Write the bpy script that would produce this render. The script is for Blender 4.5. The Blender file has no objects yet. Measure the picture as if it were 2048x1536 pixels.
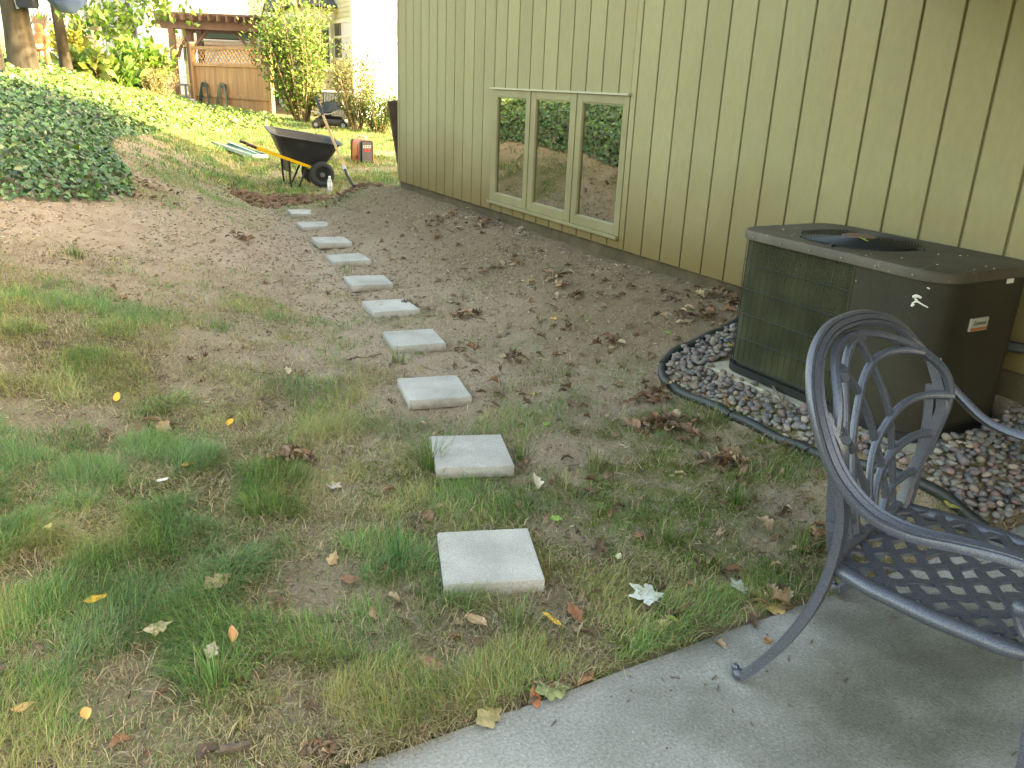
import bpy, bmesh, math, random
import numpy as np
from mathutils import Matrix, Vector
random.seed(7); RNG = np.random.default_rng(11)
scene = bpy.context.scene
COL = scene.collection

# ------------------------------------------------------------------ camera
F_PX, YAW, PITCH, ROLL = 1635.365, .5165, .3480, .0427        # at 2048 px picture width
CAM = np.array([0., 0., 1.436])
_f = np.array([math.sin(YAW)*math.cos(PITCH), math.cos(YAW)*math.cos(PITCH), -math.sin(PITCH)])
_r = np.array([math.cos(YAW), -math.sin(YAW), 0.]); _u = np.cross(_r, _f)
_r, _u = math.cos(ROLL)*_r+math.sin(ROLL)*_u, -math.sin(ROLL)*_r+math.cos(ROLL)*_u
cd = bpy.data.cameras.new('camera'); cam = bpy.data.objects.new('camera', cd); COL.objects.link(cam)
cd.sensor_width = 36; cd.sensor_fit = 'HORIZONTAL'; cd.lens = F_PX/2048*36
cd.clip_start = .05; cd.clip_end = 2000
m = Matrix.Identity(4)
for i in range(3):
    m[i][0] = _r[i]; m[i][1] = _u[i]; m[i][2] = -_f[i]; m[i][3] = CAM[i]
cam.matrix_world = m; scene.camera = cam

# ------------------------------------------------------------------ sky, sun, exposure
SUN_TRAVEL = Vector((-2.2, 1.85, -1.0)).normalized()
w = bpy.data.worlds.new('World'); scene.world = w; w.use_nodes = True
nt = w.node_tree; nt.nodes.clear()
sky = nt.nodes.new('ShaderNodeTexSky'); sky.sky_type = 'NISHITA'; sky.sun_disc = False
to_sun = -SUN_TRAVEL
sky.sun_elevation = math.asin(to_sun.z); sky.sun_rotation = math.atan2(to_sun.x, to_sun.y)
sky.air_density = 1.0; sky.dust_density = 4.0; sky.ozone_density = .3
bg = nt.nodes.new('ShaderNodeBackground'); bg.inputs[1].default_value = .15
wo = nt.nodes.new('ShaderNodeOutputWorld')
nt.links.new(sky.outputs[0], bg.inputs[0]); nt.links.new(bg.outputs[0], wo.inputs[0])
sd = bpy.data.lights.new('sun', 'SUN'); sd.energy = 2.3; sd.angle = math.radians(.6); sd.color = (1, .95, .86)
so = bpy.data.objects.new('sun', sd); COL.objects.link(so); so.location = (10, -10, 20)
so.rotation_euler = SUN_TRAVEL.to_track_quat('-Z', 'Y').to_euler()
vs = scene.view_settings; vs.view_transform = 'Standard'; vs.look = 'None'; vs.gamma = 1; vs.use_curve_mapping = False
vs.exposure = 3.45
vs.use_white_balance = True; vs.white_balance_temperature = 8900; vs.white_balance_tint = 6
scene.cycles.max_bounces = 6; scene.cycles.diffuse_bounces = 4; scene.cycles.transparent_max_bounces = 12

# ------------------------------------------------------------------ maths helpers
def sst(t): t = np.clip(t, 0, 1); return t*t*(3-2*t)
_perm = np.random.default_rng(5).random((257, 257))
def vnoise(x, y):
    x = np.asarray(x, float); y = np.asarray(y, float)
    xi = np.floor(x).astype(int); yi = np.floor(y).astype(int)
    fx = x-xi; fy = y-yi; fx = fx*fx*(3-2*fx); fy = fy*fy*(3-2*fy)
    a = _perm[xi % 256, yi % 256]; b = _perm[(xi+1) % 256, yi % 256]
    c = _perm[xi % 256, (yi+1) % 256]; d = _perm[(xi+1) % 256, (yi+1) % 256]
    return (a*(1-fx)+b*fx)*(1-fy)+(c*(1-fx)+d*fx)*fy
def fbm(x, y, o=4):
    s = 0; a = .5; t = 0
    for k in range(o):
        s = s+a*vnoise(x*2**k+17.3*k, y*2**k+5.1*k); t += a; a *= .5
    return s/t
XW = 3.482                                    # face of the house siding
def gh0(x, y):                                # lie of the land: bank on the left, soil banked up to the house on the right
    x = np.asarray(x, float); y = np.asarray(y, float)
    xt = np.interp(y, [0, 2, 4, 7, 10, 14, 20, 30], [.3, .6, 1.3, 1.9, 2.3, 2.8, 3.6, 4.5])
    sl = np.interp(y, [0, 1.4, 4, 7, 9, 14, 30], [0, .02, .12, .37, .5, .5, .4])
    d = np.clip(xt-x, 0, None); d = d*d/(d+.25); d = 4*(1-np.exp(-d/4))
    z = sl*d+.027*np.clip(y-10, 0, 20)
    z = z+sst((x-2.15)/1.33)*(.19+.11*sst((y-2.9)/.5))*sst((y-1.38)/.45)*(1-sst((y-8.9)/1.3))
    z = z+.065*sst((x-2.60)/.14)*sst((y-1.45)/.25)*(1-sst((y-2.9)/.35))            # stones heaped inside the edging
    return np.where((x > 2.77) & (y > 1.75) & (y < 2.92) & (x < XW), np.minimum(z, .14), z)
def gh(x, y):
    x = np.asarray(x, float); y = np.asarray(y, float)
    z = gh0(x, y)+(fbm(x*2.1, y*2.1, 3)-.5)*.05*sst((y-1.4)/1.)
    z = z-.12*(1-sst((y-1.30)/.09))           # the patio slab stands in this cut
    rd = np.exp(-((y-(10.05-.12*(x-2.5)+.2*np.sin(x*3)))/.22)**2)*sst((x-1.8)/.3)*(1-sst((x-3.5)/.5))
    return z+rd*.05+np.exp(-((x-3.25)**2+(y-9.55)**2)/.09)*.10
def ray(px, py): return _f+_r*(px-1024)/F_PX-_u*(py-768)/F_PX
_t = np.concatenate([np.linspace(.8, 20, 9000), np.linspace(20, 90, 6000)])
def G(px, py, off=0.):                        # point of the ground at a place read off the photograph
    P = CAM[None]+_t[:, None]*ray(px, py)
    k = np.where(P[:, 2]-off < gh(P[:, 0], P[:, 1]))[0]
    return P[k[0]] if len(k) else P[-1]
def atd(px, py, dep): return CAM+ray(px, py)*dep
def proj(P):
    d = np.asarray(P)-CAM; ww = np.maximum(d@_f, .01)
    return 1024+F_PX*(d@_r)/ww, 768-F_PX*(d@_u)/ww, d@_f
def inpoly(x, y, poly):
    poly = np.asarray(poly); r = np.zeros(np.shape(x), bool); n = len(poly)
    for i in range(n):
        x1, y1 = poly[i][:2]; x2, y2 = poly[(i+1) % n][:2]
        c = ((y1 > y) != (y2 > y)) & (x < (x2-x1)*(y-y1)/(y2-y1+1e-12)+x1); r ^= c
    return r

# ------------------------------------------------------------------ materials
def _n(nt, t, **k):
    n = nt.nodes.new(t)
    for a, b in k.items(): setattr(n, a, b)
    return n
def mat(name, c1, c2=None, rough=.7, scale=8., bump=0., bscale=60., metal=0., spec=.5, stretch=(1, 1, 1), detail=5., vary=0., speck=None, edge=(.35, .65), grain=None):
    """principled surface: two tones mixed by noise, optional speckle, bump, per-object value shift"""
    M = bpy.data.materials.new(name); M.use_nodes = True; nt = M.node_tree; nt.nodes.clear()
    out = _n(nt, 'ShaderNodeOutputMaterial'); p = _n(nt, 'ShaderNodeBsdfPrincipled'); nt.links.new(p.outputs[0], out.inputs[0])
    p.inputs['Roughness'].default_value = rough; p.inputs['Metallic'].default_value = metal; p.inputs['Specular IOR Level'].default_value = spec
    tc = _n(nt, 'ShaderNodeTexCoord'); mp = _n(nt, 'ShaderNodeMapping'); mp.inputs['Scale'].default_value = stretch
    nt.links.new(tc.outputs['Object'], mp.inputs[0]); col = None
    if vary:
        oj = _n(nt, 'ShaderNodeObjectInfo'); ml = _n(nt, 'ShaderNodeVectorMath', operation='SCALE'); ml.inputs[0].default_value = (37, 53, 71)
        nt.links.new(oj.outputs['Random'], ml.inputs['Scale']); nt.links.new(ml.outputs[0], mp.inputs['Location'])
    if c2 is not None:
        no = _n(nt, 'ShaderNodeTexNoise'); no.inputs['Scale'].default_value = scale; no.inputs['Detail'].default_value = detail
        nt.links.new(mp.outputs[0], no.inputs['Vector'])
        rp = _n(nt, 'ShaderNodeValToRGB'); rp.color_ramp.elements[0].position = edge[0]; rp.color_ramp.elements[1].position = edge[1]
        rp.color_ramp.elements[0].color = (*c1, 1); rp.color_ramp.elements[1].color = (*c2, 1)
        nt.links.new(no.outputs[0], rp.inputs[0]); col = rp.outputs[0]
    if speck:
        sc, lo, hi, sc_col = speck
        no = _n(nt, 'ShaderNodeTexNoise'); no.inputs['Scale'].default_value = sc; no.inputs['Detail'].default_value = 2
        nt.links.new(mp.outputs[0], no.inputs['Vector'])
        r2 = _n(nt, 'ShaderNodeMapRange'); r2.inputs['From Min'].default_value = lo; r2.inputs['From Max'].default_value = hi
        nt.links.new(no.outputs[0], r2.inputs[0])
        mx = _n(nt, 'ShaderNodeMix', data_type='RGBA'); nt.links.new(r2.outputs[0], mx.inputs[0])
        if col is None: mx.inputs[6].default_value = (*c1, 1)
        else: nt.links.new(col, mx.inputs[6])
        mx.inputs[7].default_value = (*sc_col, 1); col = mx.outputs[2]
    if vary:
        oi = _n(nt, 'ShaderNodeObjectInfo'); mr = _n(nt, 'ShaderNodeMapRange'); mr.inputs['To Min'].default_value = 1-vary; mr.inputs['To Max'].default_value = 1+vary
        nt.links.new(oi.outputs['Random'], mr.inputs[0])
        hs = _n(nt, 'ShaderNodeHueSaturation'); nt.links.new(mr.outputs[0], hs.inputs['Value'])
        if col is None: hs.inputs['Color'].default_value = (*c1, 1)
        else: nt.links.new(col, hs.inputs['Color'])
        col = hs.outputs[0]
    if grain:
        ng = _n(nt, 'ShaderNodeTexNoise'); ng.inputs['Scale'].default_value = grain[0]; ng.inputs['Detail'].default_value = 3; ng.inputs['Roughness'].default_value = .7; nt.links.new(mp.outputs[0], ng.inputs['Vector'])
        mg = _n(nt, 'ShaderNodeMapRange'); mg.inputs['From Min'].default_value = .32; mg.inputs['From Max'].default_value = .68; mg.inputs['To Min'].default_value = 1-grain[1]; mg.inputs['To Max'].default_value = 1+grain[1]; nt.links.new(ng.outputs[0], mg.inputs[0])
        hg = _n(nt, 'ShaderNodeHueSaturation'); nt.links.new(mg.outputs[0], hg.inputs['Value'])
        if col is None: hg.inputs['Color'].default_value = (*c1, 1)
        else: nt.links.new(col, hg.inputs['Color'])
        col = hg.outputs[0]
    if col is None: p.inputs['Base Color'].default_value = (*c1, 1)
    else: nt.links.new(col, p.inputs['Base Color'])
    if bump:
        nb = _n(nt, 'ShaderNodeTexNoise'); nb.inputs['Scale'].default_value = bscale; nb.inputs['Detail'].default_value = 6
        nt.links.new(mp.outputs[0], nb.inputs['Vector'])
        b = _n(nt, 'ShaderNodeBump'); b.inputs['Strength'].default_value = bump; b.inputs['Distance'].default_value = .01
        nt.links.new(nb.outputs[0], b.inputs['Height']); nt.links.new(b.outputs[0], p.inputs['Normal'])
    M['p'] = p.name
    return M
def leafmat(name, rough=.5, trans=.25, spec=.4):
    """foliage: colour from the 'Col' attribute, partly translucent"""
    M = bpy.data.materials.new(name); M.use_nodes = True; nt = M.node_tree; nt.nodes.clear()
    out = _n(nt, 'ShaderNodeOutputMaterial'); p = _n(nt, 'ShaderNodeBsdfPrincipled'); at = _n(nt, 'ShaderNodeAttribute'); at.attribute_name = 'Col'
    p.inputs['Roughness'].default_value = rough; p.inputs['Specular IOR Level'].default_value = spec
    nt.links.new(at.outputs['Color'], p.inputs['Base Color'])
    if trans:
        tr = _n(nt, 'ShaderNodeBsdfTranslucent'); mx = _n(nt, 'ShaderNodeMixShader'); mx.inputs[0].default_value = trans
        nt.links.new(at.outputs['Color'], tr.inputs[0]); nt.links.new(p.outputs[0], mx.inputs[1]); nt.links.new(tr.outputs[0], mx.inputs[2]); nt.links.new(mx.outputs[0], out.inputs[0])
    else: nt.links.new(p.outputs[0], out.inputs[0])
    return M

# ------------------------------------------------------------------ object helpers
def put(o, parent=None):
    COL.objects.link(o)
    if parent is not None:
        o.parent = parent; o.matrix_parent_inverse = Matrix.Translation(-Vector(parent.location)) if parent.type == 'EMPTY' else parent.matrix_basis.inverted()
        if parent.parent is not None and parent.type != 'EMPTY': o.matrix_parent_inverse = Matrix.Identity(4)
    return o
def thing(name, label, cat, loc, group=None):
    o = bpy.data.objects.new(name, None); COL.objects.link(o); o.location = [float(c) for c in loc]; o.empty_display_size = .1
    o['label'] = label; o['category'] = cat
    if group: o['group'] = group
    return o
def tag(o, label, cat, group=None):
    o['label'] = label; o['category'] = cat
    if group: o['group'] = group
    return o
def kind(o, k): o['kind'] = k; return o
class MB:
    """collects faces in world coordinates; build() links them as one mesh object"""
    def __init__(s): s.v = []; s.f = []
    def add(s, V, Fc):
        n = len(s.v); s.v += [tuple(map(float, p)) for p in V]; s.f += [tuple(i+n for i in q) for q in Fc]; return s
    def box(s, a, b):
        x0, y0, z0 = a; x1, y1, z1 = b
        return s.add([(x0,y0,z0),(x1,y0,z0),(x1,y1,z0),(x0,y1,z0),(x0,y0,z1),(x1,y0,z1),(x1,y1,z1),(x0,y1,z1)],
                     [(0,3,2,1),(4,5,6,7),(0,1,5,4),(1,2,6,5),(2,3,7,6),(3,0,4,7)])
    def obox(s, c, ax, ay, az, hx, hy, hz):
        c = np.asarray(c, float); ax, ay, az = [np.asarray(q, float) for q in (ax, ay, az)]
        V = [c+i*hx*ax+j*hy*ay+k*hz*az for k in (-1, 1) for i, j in ((-1,-1),(1,-1),(1,1),(-1,1))]
        return s.add(V, [(0,3,2,1),(4,5,6,7),(0,1,5,4),(1,2,6,5),(2,3,7,6),(3,0,4,7)])
    def bar(s, p, q, wd, th, up=(0, 0, 1)):
        p = np.asarray(p, float); q = np.asarray(q, float); d = q-p; L = np.linalg.norm(d); d /= L
        sx = np.cross(d, up); sx /= np.linalg.norm(sx); uu = np.cross(sx, d)
        return s.obox((p+q)/2, d, sx, uu, L/2, wd/2, th/2)
    def sweep(s, path, prof, N, scale=None, cap=True, closed=False):
        path = np.asarray(path, float); n = len(path); N = np.asarray(N, float)
        if N.ndim == 1: N = np.tile(N, (n, 1))
        V = []
        for i in range(n):
            if closed: T = path[(i+1) % n]-path[i-1]
            else: T = path[min(i+1, n-1)]-path[max(i-1, 0)]
            T /= np.linalg.norm(T)+1e-12; B = np.cross(T, N[i]); B /= np.linalg.norm(B)+1e-9; NN = np.cross(B, T)
            k = 1 if scale is None else scale[i]
            V += [path[i]+k*(a*B+b*NN) for a, b in prof]
        m_ = len(prof); Fc = []
        for i in range(n if closed else n-1):
            j = (i+1) % n
            for a in range(m_):
                b = (a+1) % m_; Fc.append((i*m_+a, j*m_+a, j*m_+b, i*m_+b))
        if cap and not closed: Fc += [tuple(range(m_)), tuple(range(n*m_-1, (n-1)*m_-1, -1))]
        return s.add(V, Fc)
    def tube(s, path, r, seg=8, N=(.123, .331, .93), scale=None, **k):
        return s.sweep(path, [(r*math.cos(2*math.pi*i/seg), r*math.sin(2*math.pi*i/seg)) for i in range(seg)], N, scale, **k)
    def loft(s, loops, cap0=True, cap1=True):
        n = len(loops[0]); V = [p for L in loops for p in L]; Fc = []
        for i in range(len(loops)-1):
            for a in range(n):
                b = (a+1) % n; Fc.append((i*n+a, i*n+b, (i+1)*n+b, (i+1)*n+a))
        if cap0: Fc.append(tuple(range(n-1, -1, -1)))
        if cap1: Fc.append(tuple(range((len(loops)-1)*n, len(loops)*n)))
        return s.add(V, Fc)
    def ball(s, c, r, seg=10, rings=6, sc=(1, 1, 1)):
        c = np.asarray(c, float); L = []
        for i in range(1, rings):
            t = math.pi*i/rings
            L.append([c+np.array([r*sc[0]*math.sin(t)*math.cos(2*math.pi*a/seg), r*sc[1]*math.sin(t)*math.sin(2*math.pi*a/seg), -r*sc[2]*math.cos(t)]) for a in range(seg)])
        return s.loft(L)
    def build(s, name, M, parent=None, smooth=False, bevel=0):
        me = bpy.data.meshes.new(name); me.from_pydata(s.v, [], s.f); me.update()
        if smooth:
            me.polygons.foreach_set('use_smooth', [True]*len(me.polygons)); me.set_sharp_from_angle(angle=math.radians(38))
        if M is not None: me.materials.append(M)
        o = bpy.data.objects.new(name, me); put(o, parent)
        if bevel:
            b = o.modifiers.new('bevel', 'BEVEL'); b.width = bevel; b.segments = 2; b.limit_method = 'ANGLE'
        return o
def npmesh(name, V, T, M, col=None, parent=None, smooth=False):
    V = np.ascontiguousarray(V, np.float32); T = np.ascontiguousarray(T, np.int32); me = bpy.data.meshes.new(name)
    me.vertices.add(len(V)); me.vertices.foreach_set('co', V.ravel())
    me.loops.add(T.size); me.loops.foreach_set('vertex_index', T.ravel())
    me.polygons.add(len(T)); me.polygons.foreach_set('loop_start', np.arange(0, T.size, T.shape[1], dtype=np.int32))
    if smooth: me.polygons.foreach_set('use_smooth', np.ones(len(T), bool))
    me.update(calc_edges=True)
    if col is not None:
        a = me.color_attributes.new('Col', 'FLOAT_COLOR', 'POINT')
        c = np.ones((len(V), 4), np.float32); c[:, :3] = col; a.data.foreach_set('color', c.ravel())
    me.materials.append(M); o = bpy.data.objects.new(name, me); return put(o, parent)
def unit(a): return a/(np.linalg.norm(a, axis=-1, keepdims=True)+1e-9)
def rrect(x0, x1, y0, y1, R, n=5):
    P = []
    for cx, cy, a0 in ((x1-R, y1-R, 0), (x0+R, y1-R, 90), (x0+R, y0+R, 180), (x1-R, y0+R, 270)):
        for k in range(n+1):
            a = math.radians(a0+90*k/n); P.append((cx+R*math.cos(a), cy+R*math.sin(a)))
    return P
def spline(P, n=8):
    P = np.asarray(P, float); Q = np.vstack([2*P[0]-P[1], P, 2*P[-1]-P[-2]]); out = []
    for i in range(1, len(Q)-2):
        for k in range(n):
            t = k/n; a, b, c, d = Q[i-1], Q[i], Q[i+1], Q[i+2]
            out.append(.5*(2*b+(c-a)*t+(2*a-5*b+4*c-d)*t*t+(3*b-3*c+d-a)*t**3))
    out.append(P[-1]); return np.array(out)
def leaves(name, P, D, N, L, W, col, M, parent=None, fold=.18, droop=.12):
    """one mesh of small pointed leaves, four triangles each"""
    D = unit(D); B = unit(np.cross(N, D)); N = np.cross(D, B); L = L[:, None]; W = W[:, None]
    b = P; tip = P+D*L-N*L*droop; l = P+D*L*.42+B*W*.5+N*W*fold; r = P+D*L*.42-B*W*.5+N*W*fold; c = P+D*L*.45
    V = np.stack([b, l, tip, r, c], 1).reshape(-1, 3); n = len(P); k = np.arange(n)[:, None]*5
    T = np.concatenate([k+np.array([[0, 4, 1]]), k+np.array([[1, 4, 2]]), k+np.array([[2, 4, 3]]), k+np.array([[3, 4, 0]])], 0)
    return npmesh(name, V, T, M, np.repeat(col, 5, 0), parent)
EZ = np.array([0, 0, 1.])
def ring(c, ax, R, r, seg=28, ps=8, flat=1.):
    ax = unit(np.asarray(ax, float)); e1 = unit(np.cross(ax, EZ)); e2 = np.cross(e1, ax); mb = MB()
    P = [c+R*(math.cos(a)*e1+math.sin(a)*e2) for a in np.linspace(0, 2*math.pi, seg, endpoint=False)]
    return mb.sweep(P, [(r*flat*math.cos(a), r*math.sin(a)) for a in np.linspace(0, 2*math.pi, ps, endpoint=False)], np.array([unit(p-c) for p in P]), closed=True)
def disc(c, ax, R, h, mb=None, seg=20):
    ax = unit(np.asarray(ax, float)); e1 = unit(np.cross(ax, EZ+.01)); e2 = np.cross(e1, ax); mb = mb or MB()
    return mb.loft([[c+s*h*ax+R*(math.cos(a)*e1+math.sin(a)*e2) for a in np.linspace(0, 2*math.pi, seg, endpoint=False)] for s in (-1, 1)])
def rdir(n): return unit(RNG.normal(size=(n, 3)))
def tint(base, n, v=.18, hue=.08):
    c = np.asarray(base)[None]*(1+RNG.normal(size=(n, 1))*v)+RNG.normal(size=(n, 3))*np.asarray(base)[None]*hue
    return np.clip(c, .004, .9)
LEAF = leafmat('foliage'); LEAF_DULL = leafmat('grass_blade', .6, .38, .25); DEAD = leafmat('dead_leaf', .65, .12, .3)

# ================================================================== THE SETTING
# how thickly the grass grows / moss spreads, read off the photograph and laid on the ground
GX = [-200, 0, 150, 300, 450, 600, 750, 900, 1050, 1200, 1350, 1500, 1700, 2200]
GY = [250, 300, 350, 390, 430, 480, 550, 620, 700, 780, 860, 950, 1050, 1150, 1250, 1400, 1536, 1700]
GD = np.array([
 [0,0,0,.2,1,1,1,1,1,1,1,1,1,1],
 [0,0,0,.4,.95,1,1,1,1,1,1,1,1,1],
 [.2,0,0,.6,.85,.95,1,.5,0,0,0,0,0,0],
 [.2,.0,.0,.4,.7,.8,.4,0,0,0,0,0,0,0],
 [.2,.08,.08,.10,.12,.14,.04,0,0,0,0,0,0,0],
 [.3,.22,.16,.10,.06,.04,.03,0,0,0,0,0,0,0],
 [.6,.5,.36,.22,.13,.06,.04,.03,.02,0,0,0,0,0],
 [.8,.75,.62,.45,.34,.10,.04,.03,.02,.01,.01,0,0,0],
 [.9,.8,.8,.85,.65,.16,.09,.05,.04,.03,.03,.02,0,0],
 [1,1,.88,.76,.45,.25,.25,.10,.06,.05,.06,.05,0,0],
 [1,1,.92,.82,.55,.42,.30,.12,.12,.09,.12,.12,.1,.1],
 [1,1,1,.9,.75,.5,.4,.25,.22,.26,.18,.2,.2,.2],
 [1,1,1,.95,.7,.5,.28,.25,.32,.36,.32,.34,.3,.3],
 [1,1,1,1,.8,.55,.3,.35,.42,.42,.42,.42,.3,.3],
 [1,1,1,1,.85,.6,.3,.4,.5,.5,.4,.3,.25,.25],
 [1,1,1,1,.9,.7,.6,.6,.6,.45,.3,.3,.3,.3],
 [1,1,1,1,1,.85,.75,.7,.6,.5,.4,.3,.3,.3],
 [1,1,1,1,1,.85,.75,.7,.6,.5,.4,.3,.3,.3]])
GD[10:15, 8:] *= .68; GD[11:14, 6:8] *= .8
MD = np.zeros_like(GD)
MD[10:, 8:] = [.5, .75, .9, .9, .8, .7]; MD[11:, 6:8] = .35; MD[13:, 5:8] = .5; MD[9, 8:] = .12; MD[10:, :5] = .12
def gridmap(A, x, y):
    px, py, dd = proj(np.stack([x, y, gh0(x, y)], -1))
    px = np.clip(px, GX[0], GX[-1]-1e-3); py = np.clip(py, GY[0], GY[-1]-1e-3)
    i = np.clip(np.searchsorted(GX, px, 'right')-1, 0, len(GX)-2); j = np.clip(np.searchsorted(GY, py, 'right')-1, 0, len(GY)-2)
    gx = np.asarray(GX, float); gy = np.asarray(GY, float)
    fx = (px-gx[i])/(gx[i+1]-gx[i]); fy = (py-gy[j])/(gy[j+1]-gy[j])
    return (A[j, i]*(1-fx)+A[j, i+1]*fx)*(1-fy)+(A[j+1, i]*(1-fx)+A[j+1, i+1]*fx)*fy
IVY = [(-9, 4.5), (-.9, 6.2), (-.45, 6.75), (-.1, 6.9), (.15, 7.0), (.42, 7.3), (.62, 7.8), (.66, 8.6), (.62, 9.6), (.66, 10.6), (.85, 11.7), (1.35, 13.2),
       (2.6, 17.6), (3.9, 19.6), (5.0, 20.8), (5.6, 22.4), (4.6, 27.0), (2.5, 30), (-4, 34), (-14, 30), (-14, 4.5)]
def density(x, y):
    g = gridmap(GD, x, y)
    g = g*np.clip(.5+1.3*sst((fbm(x*1.7+3, y*1.7+8, 3)-.28)/.45), 0, 1.4)
    return np.clip(g, 0, 1.3)*(~inpoly(x, y, IVY))
def mossy(x, y): return np.clip(gridmap(MD, x, y)*2.2*sst((fbm(x*2.3+31, y*2.3+7, 4)-.36)/.3), 0, 1)

def ground():
    def axis(pts):
        o = []
        for a, b, s in pts: o.append(np.arange(a, b-1e-6, s))
        return np.concatenate(o+[[pts[-1][1]]])
    xs = axis([(-400, -60, 60), (-60, -14, 6), (-14, -2.4, .4), (-2.4, 3.6, .026), (3.6, 9, .3), (9, 40, 4), (40, 400, 60)])
    ys = axis([(-300, -20, 40), (-20, .8, 1.2), (.8, 1.3, .1), (1.3, 6.5, .026), (6.5, 12, .05), (12, 34, .3), (34, 80, 6), (80, 800, 80)])
    X, Y = np.meshgrid(xs, ys, indexing='ij'); x = X.ravel(); y = Y.ravel()
    z = gh(x, y)
    near = sst((x+2.6)/.4)*(1-sst((x-3.4)/.2))*sst((y-1.40)/.3)*(1-sst((y-11)/1.5))
    z = z-.010*(1-sst((y-1.36)/.16))
    z = z+near*((fbm(x*11, y*11, 4)-.5)*.020+np.clip(fbm(x*26+9, y*26, 2)-.58, 0, 1)*.045)
    n, m_ = len(xs), len(ys); i = np.arange(n*m_).reshape(n, m_)
    T = np.stack([i[:-1, :-1], i[1:, :-1], i[1:, 1:], i[:-1, 1:]], -1).reshape(-1, 4)
    c = np.zeros((n*m_, 3)); c[:, 0] = density(x, y); c[:, 1] = mossy(x, y)
    c[:, 2] = np.clip(sst((x-1.75+.5*(fbm(x*1.3+7, y*1.3+2, 3)-.5))/1.35)*(1-sst((y-9.3)/1.))*sst((y-2.2)/1.5), 0, 1)       # darker towards the house: damp soil plus painted shade
    M = bpy.data.materials.new('soil'); M.use_nodes = True; nt = M.node_tree; nt.nodes.clear()
    out = _n(nt, 'ShaderNodeOutputMaterial'); p = _n(nt, 'ShaderNodeBsdfPrincipled'); nt.links.new(p.outputs[0], out.inputs[0])
    p.inputs['Roughness'].default_value = .95; p.inputs['Specular IOR Level'].default_value = .15
    tc = _n(nt, 'ShaderNodeTexCoord'); at = _n(nt, 'ShaderNodeAttribute'); at.attribute_name = 'Col'; sep = _n(nt, 'ShaderNodeSeparateColor'); nt.links.new(at.outputs['Color'], sep.inputs[0])
    def noise(s, d=6, r=.6):
        q = _n(nt, 'ShaderNodeTexNoise'); q.inputs['Scale'].default_value = s; q.inputs['Detail'].default_value = d; q.inputs['Roughness'].default_value = r; nt.links.new(tc.outputs['Object'], q.inputs['Vector']); return q.outputs[0]
    def ramp(v, *st):
        q = _n(nt, 'ShaderNodeValToRGB'); e = q.color_ramp.elements
        while len(e) < len(st): e.new(.5)
        for k, (a, cc) in enumerate(st): e[k].position = a; e[k].color = (*cc, 1)
        nt.links.new(v, q.inputs[0]); return q.outputs[0]
    def mix(f, a, b):
        q = _n(nt, 'ShaderNodeMix', data_type='RGBA')
        for k, v in ((0, f), (6, a), (7, b)):
            if isinstance(v, tuple): q.inputs[k].default_value = (*v, 1)
            elif isinstance(v, float): q.inputs[k].default_value = v
            else: nt.links.new(v, q.inputs[k])
        return q.outputs[2]
    def mul(a, b):
        q = _n(nt, 'ShaderNodeMath', operation='MULTIPLY', use_clamp=True)
        for k, v in ((0, a), (1, b)):
            if isinstance(v, float): q.inputs[k].default_value = v
            else: nt.links.new(v, q.inputs[k])
        return q.outputs[0]
    dirt = ramp(noise(7, 8, .7), (.3, (.25, .178, .122)), (.5, (.41, .315, .23)), (.72, (.52, .425, .335)))
    fine = ramp(noise(85, 4, .7), (.34, (.08, .052, .033)), (.5, (.37, .28, .205)), (.7, (.55, .455, .36)))
    base = mix(.42, dirt, fine)
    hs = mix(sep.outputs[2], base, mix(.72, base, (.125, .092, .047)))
    thatch = ramp(noise(60, 5, .7), (.35, (.07, .07, .025)), (.55, (.18, .16, .07)), (.75, (.34, .28, .15)))
    gcol = mix(mul(sep.outputs[0], .85), hs, thatch)
    moss = ramp(noise(120, 4, .7), (.3, (.05, .075, .01)), (.55, (.14, .175, .028)), (.75, (.25, .27, .07)))
    gr = _n(nt, 'ShaderNodeMapRange'); gr.inputs['From Min'].default_value = .35; gr.inputs['From Max'].default_value = .62; nt.links.new(noise(9, 6, .7), gr.inputs[0])
    full = mix(mul(mul(sep.outputs[1], gr.outputs[0]), .95), gcol, moss)
    nt.links.new(full, p.inputs['Base Color'])
    b = _n(nt, 'ShaderNodeBump'); b.inputs['Strength'].default_value = 1.; b.inputs['Distance'].default_value = .02
    nt.links.new(noise(70, 8, .75), b.inputs['Height']); nt.links.new(b.outputs[0], p.inputs['Normal'])
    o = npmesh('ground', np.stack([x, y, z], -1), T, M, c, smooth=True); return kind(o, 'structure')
ground()

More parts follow.
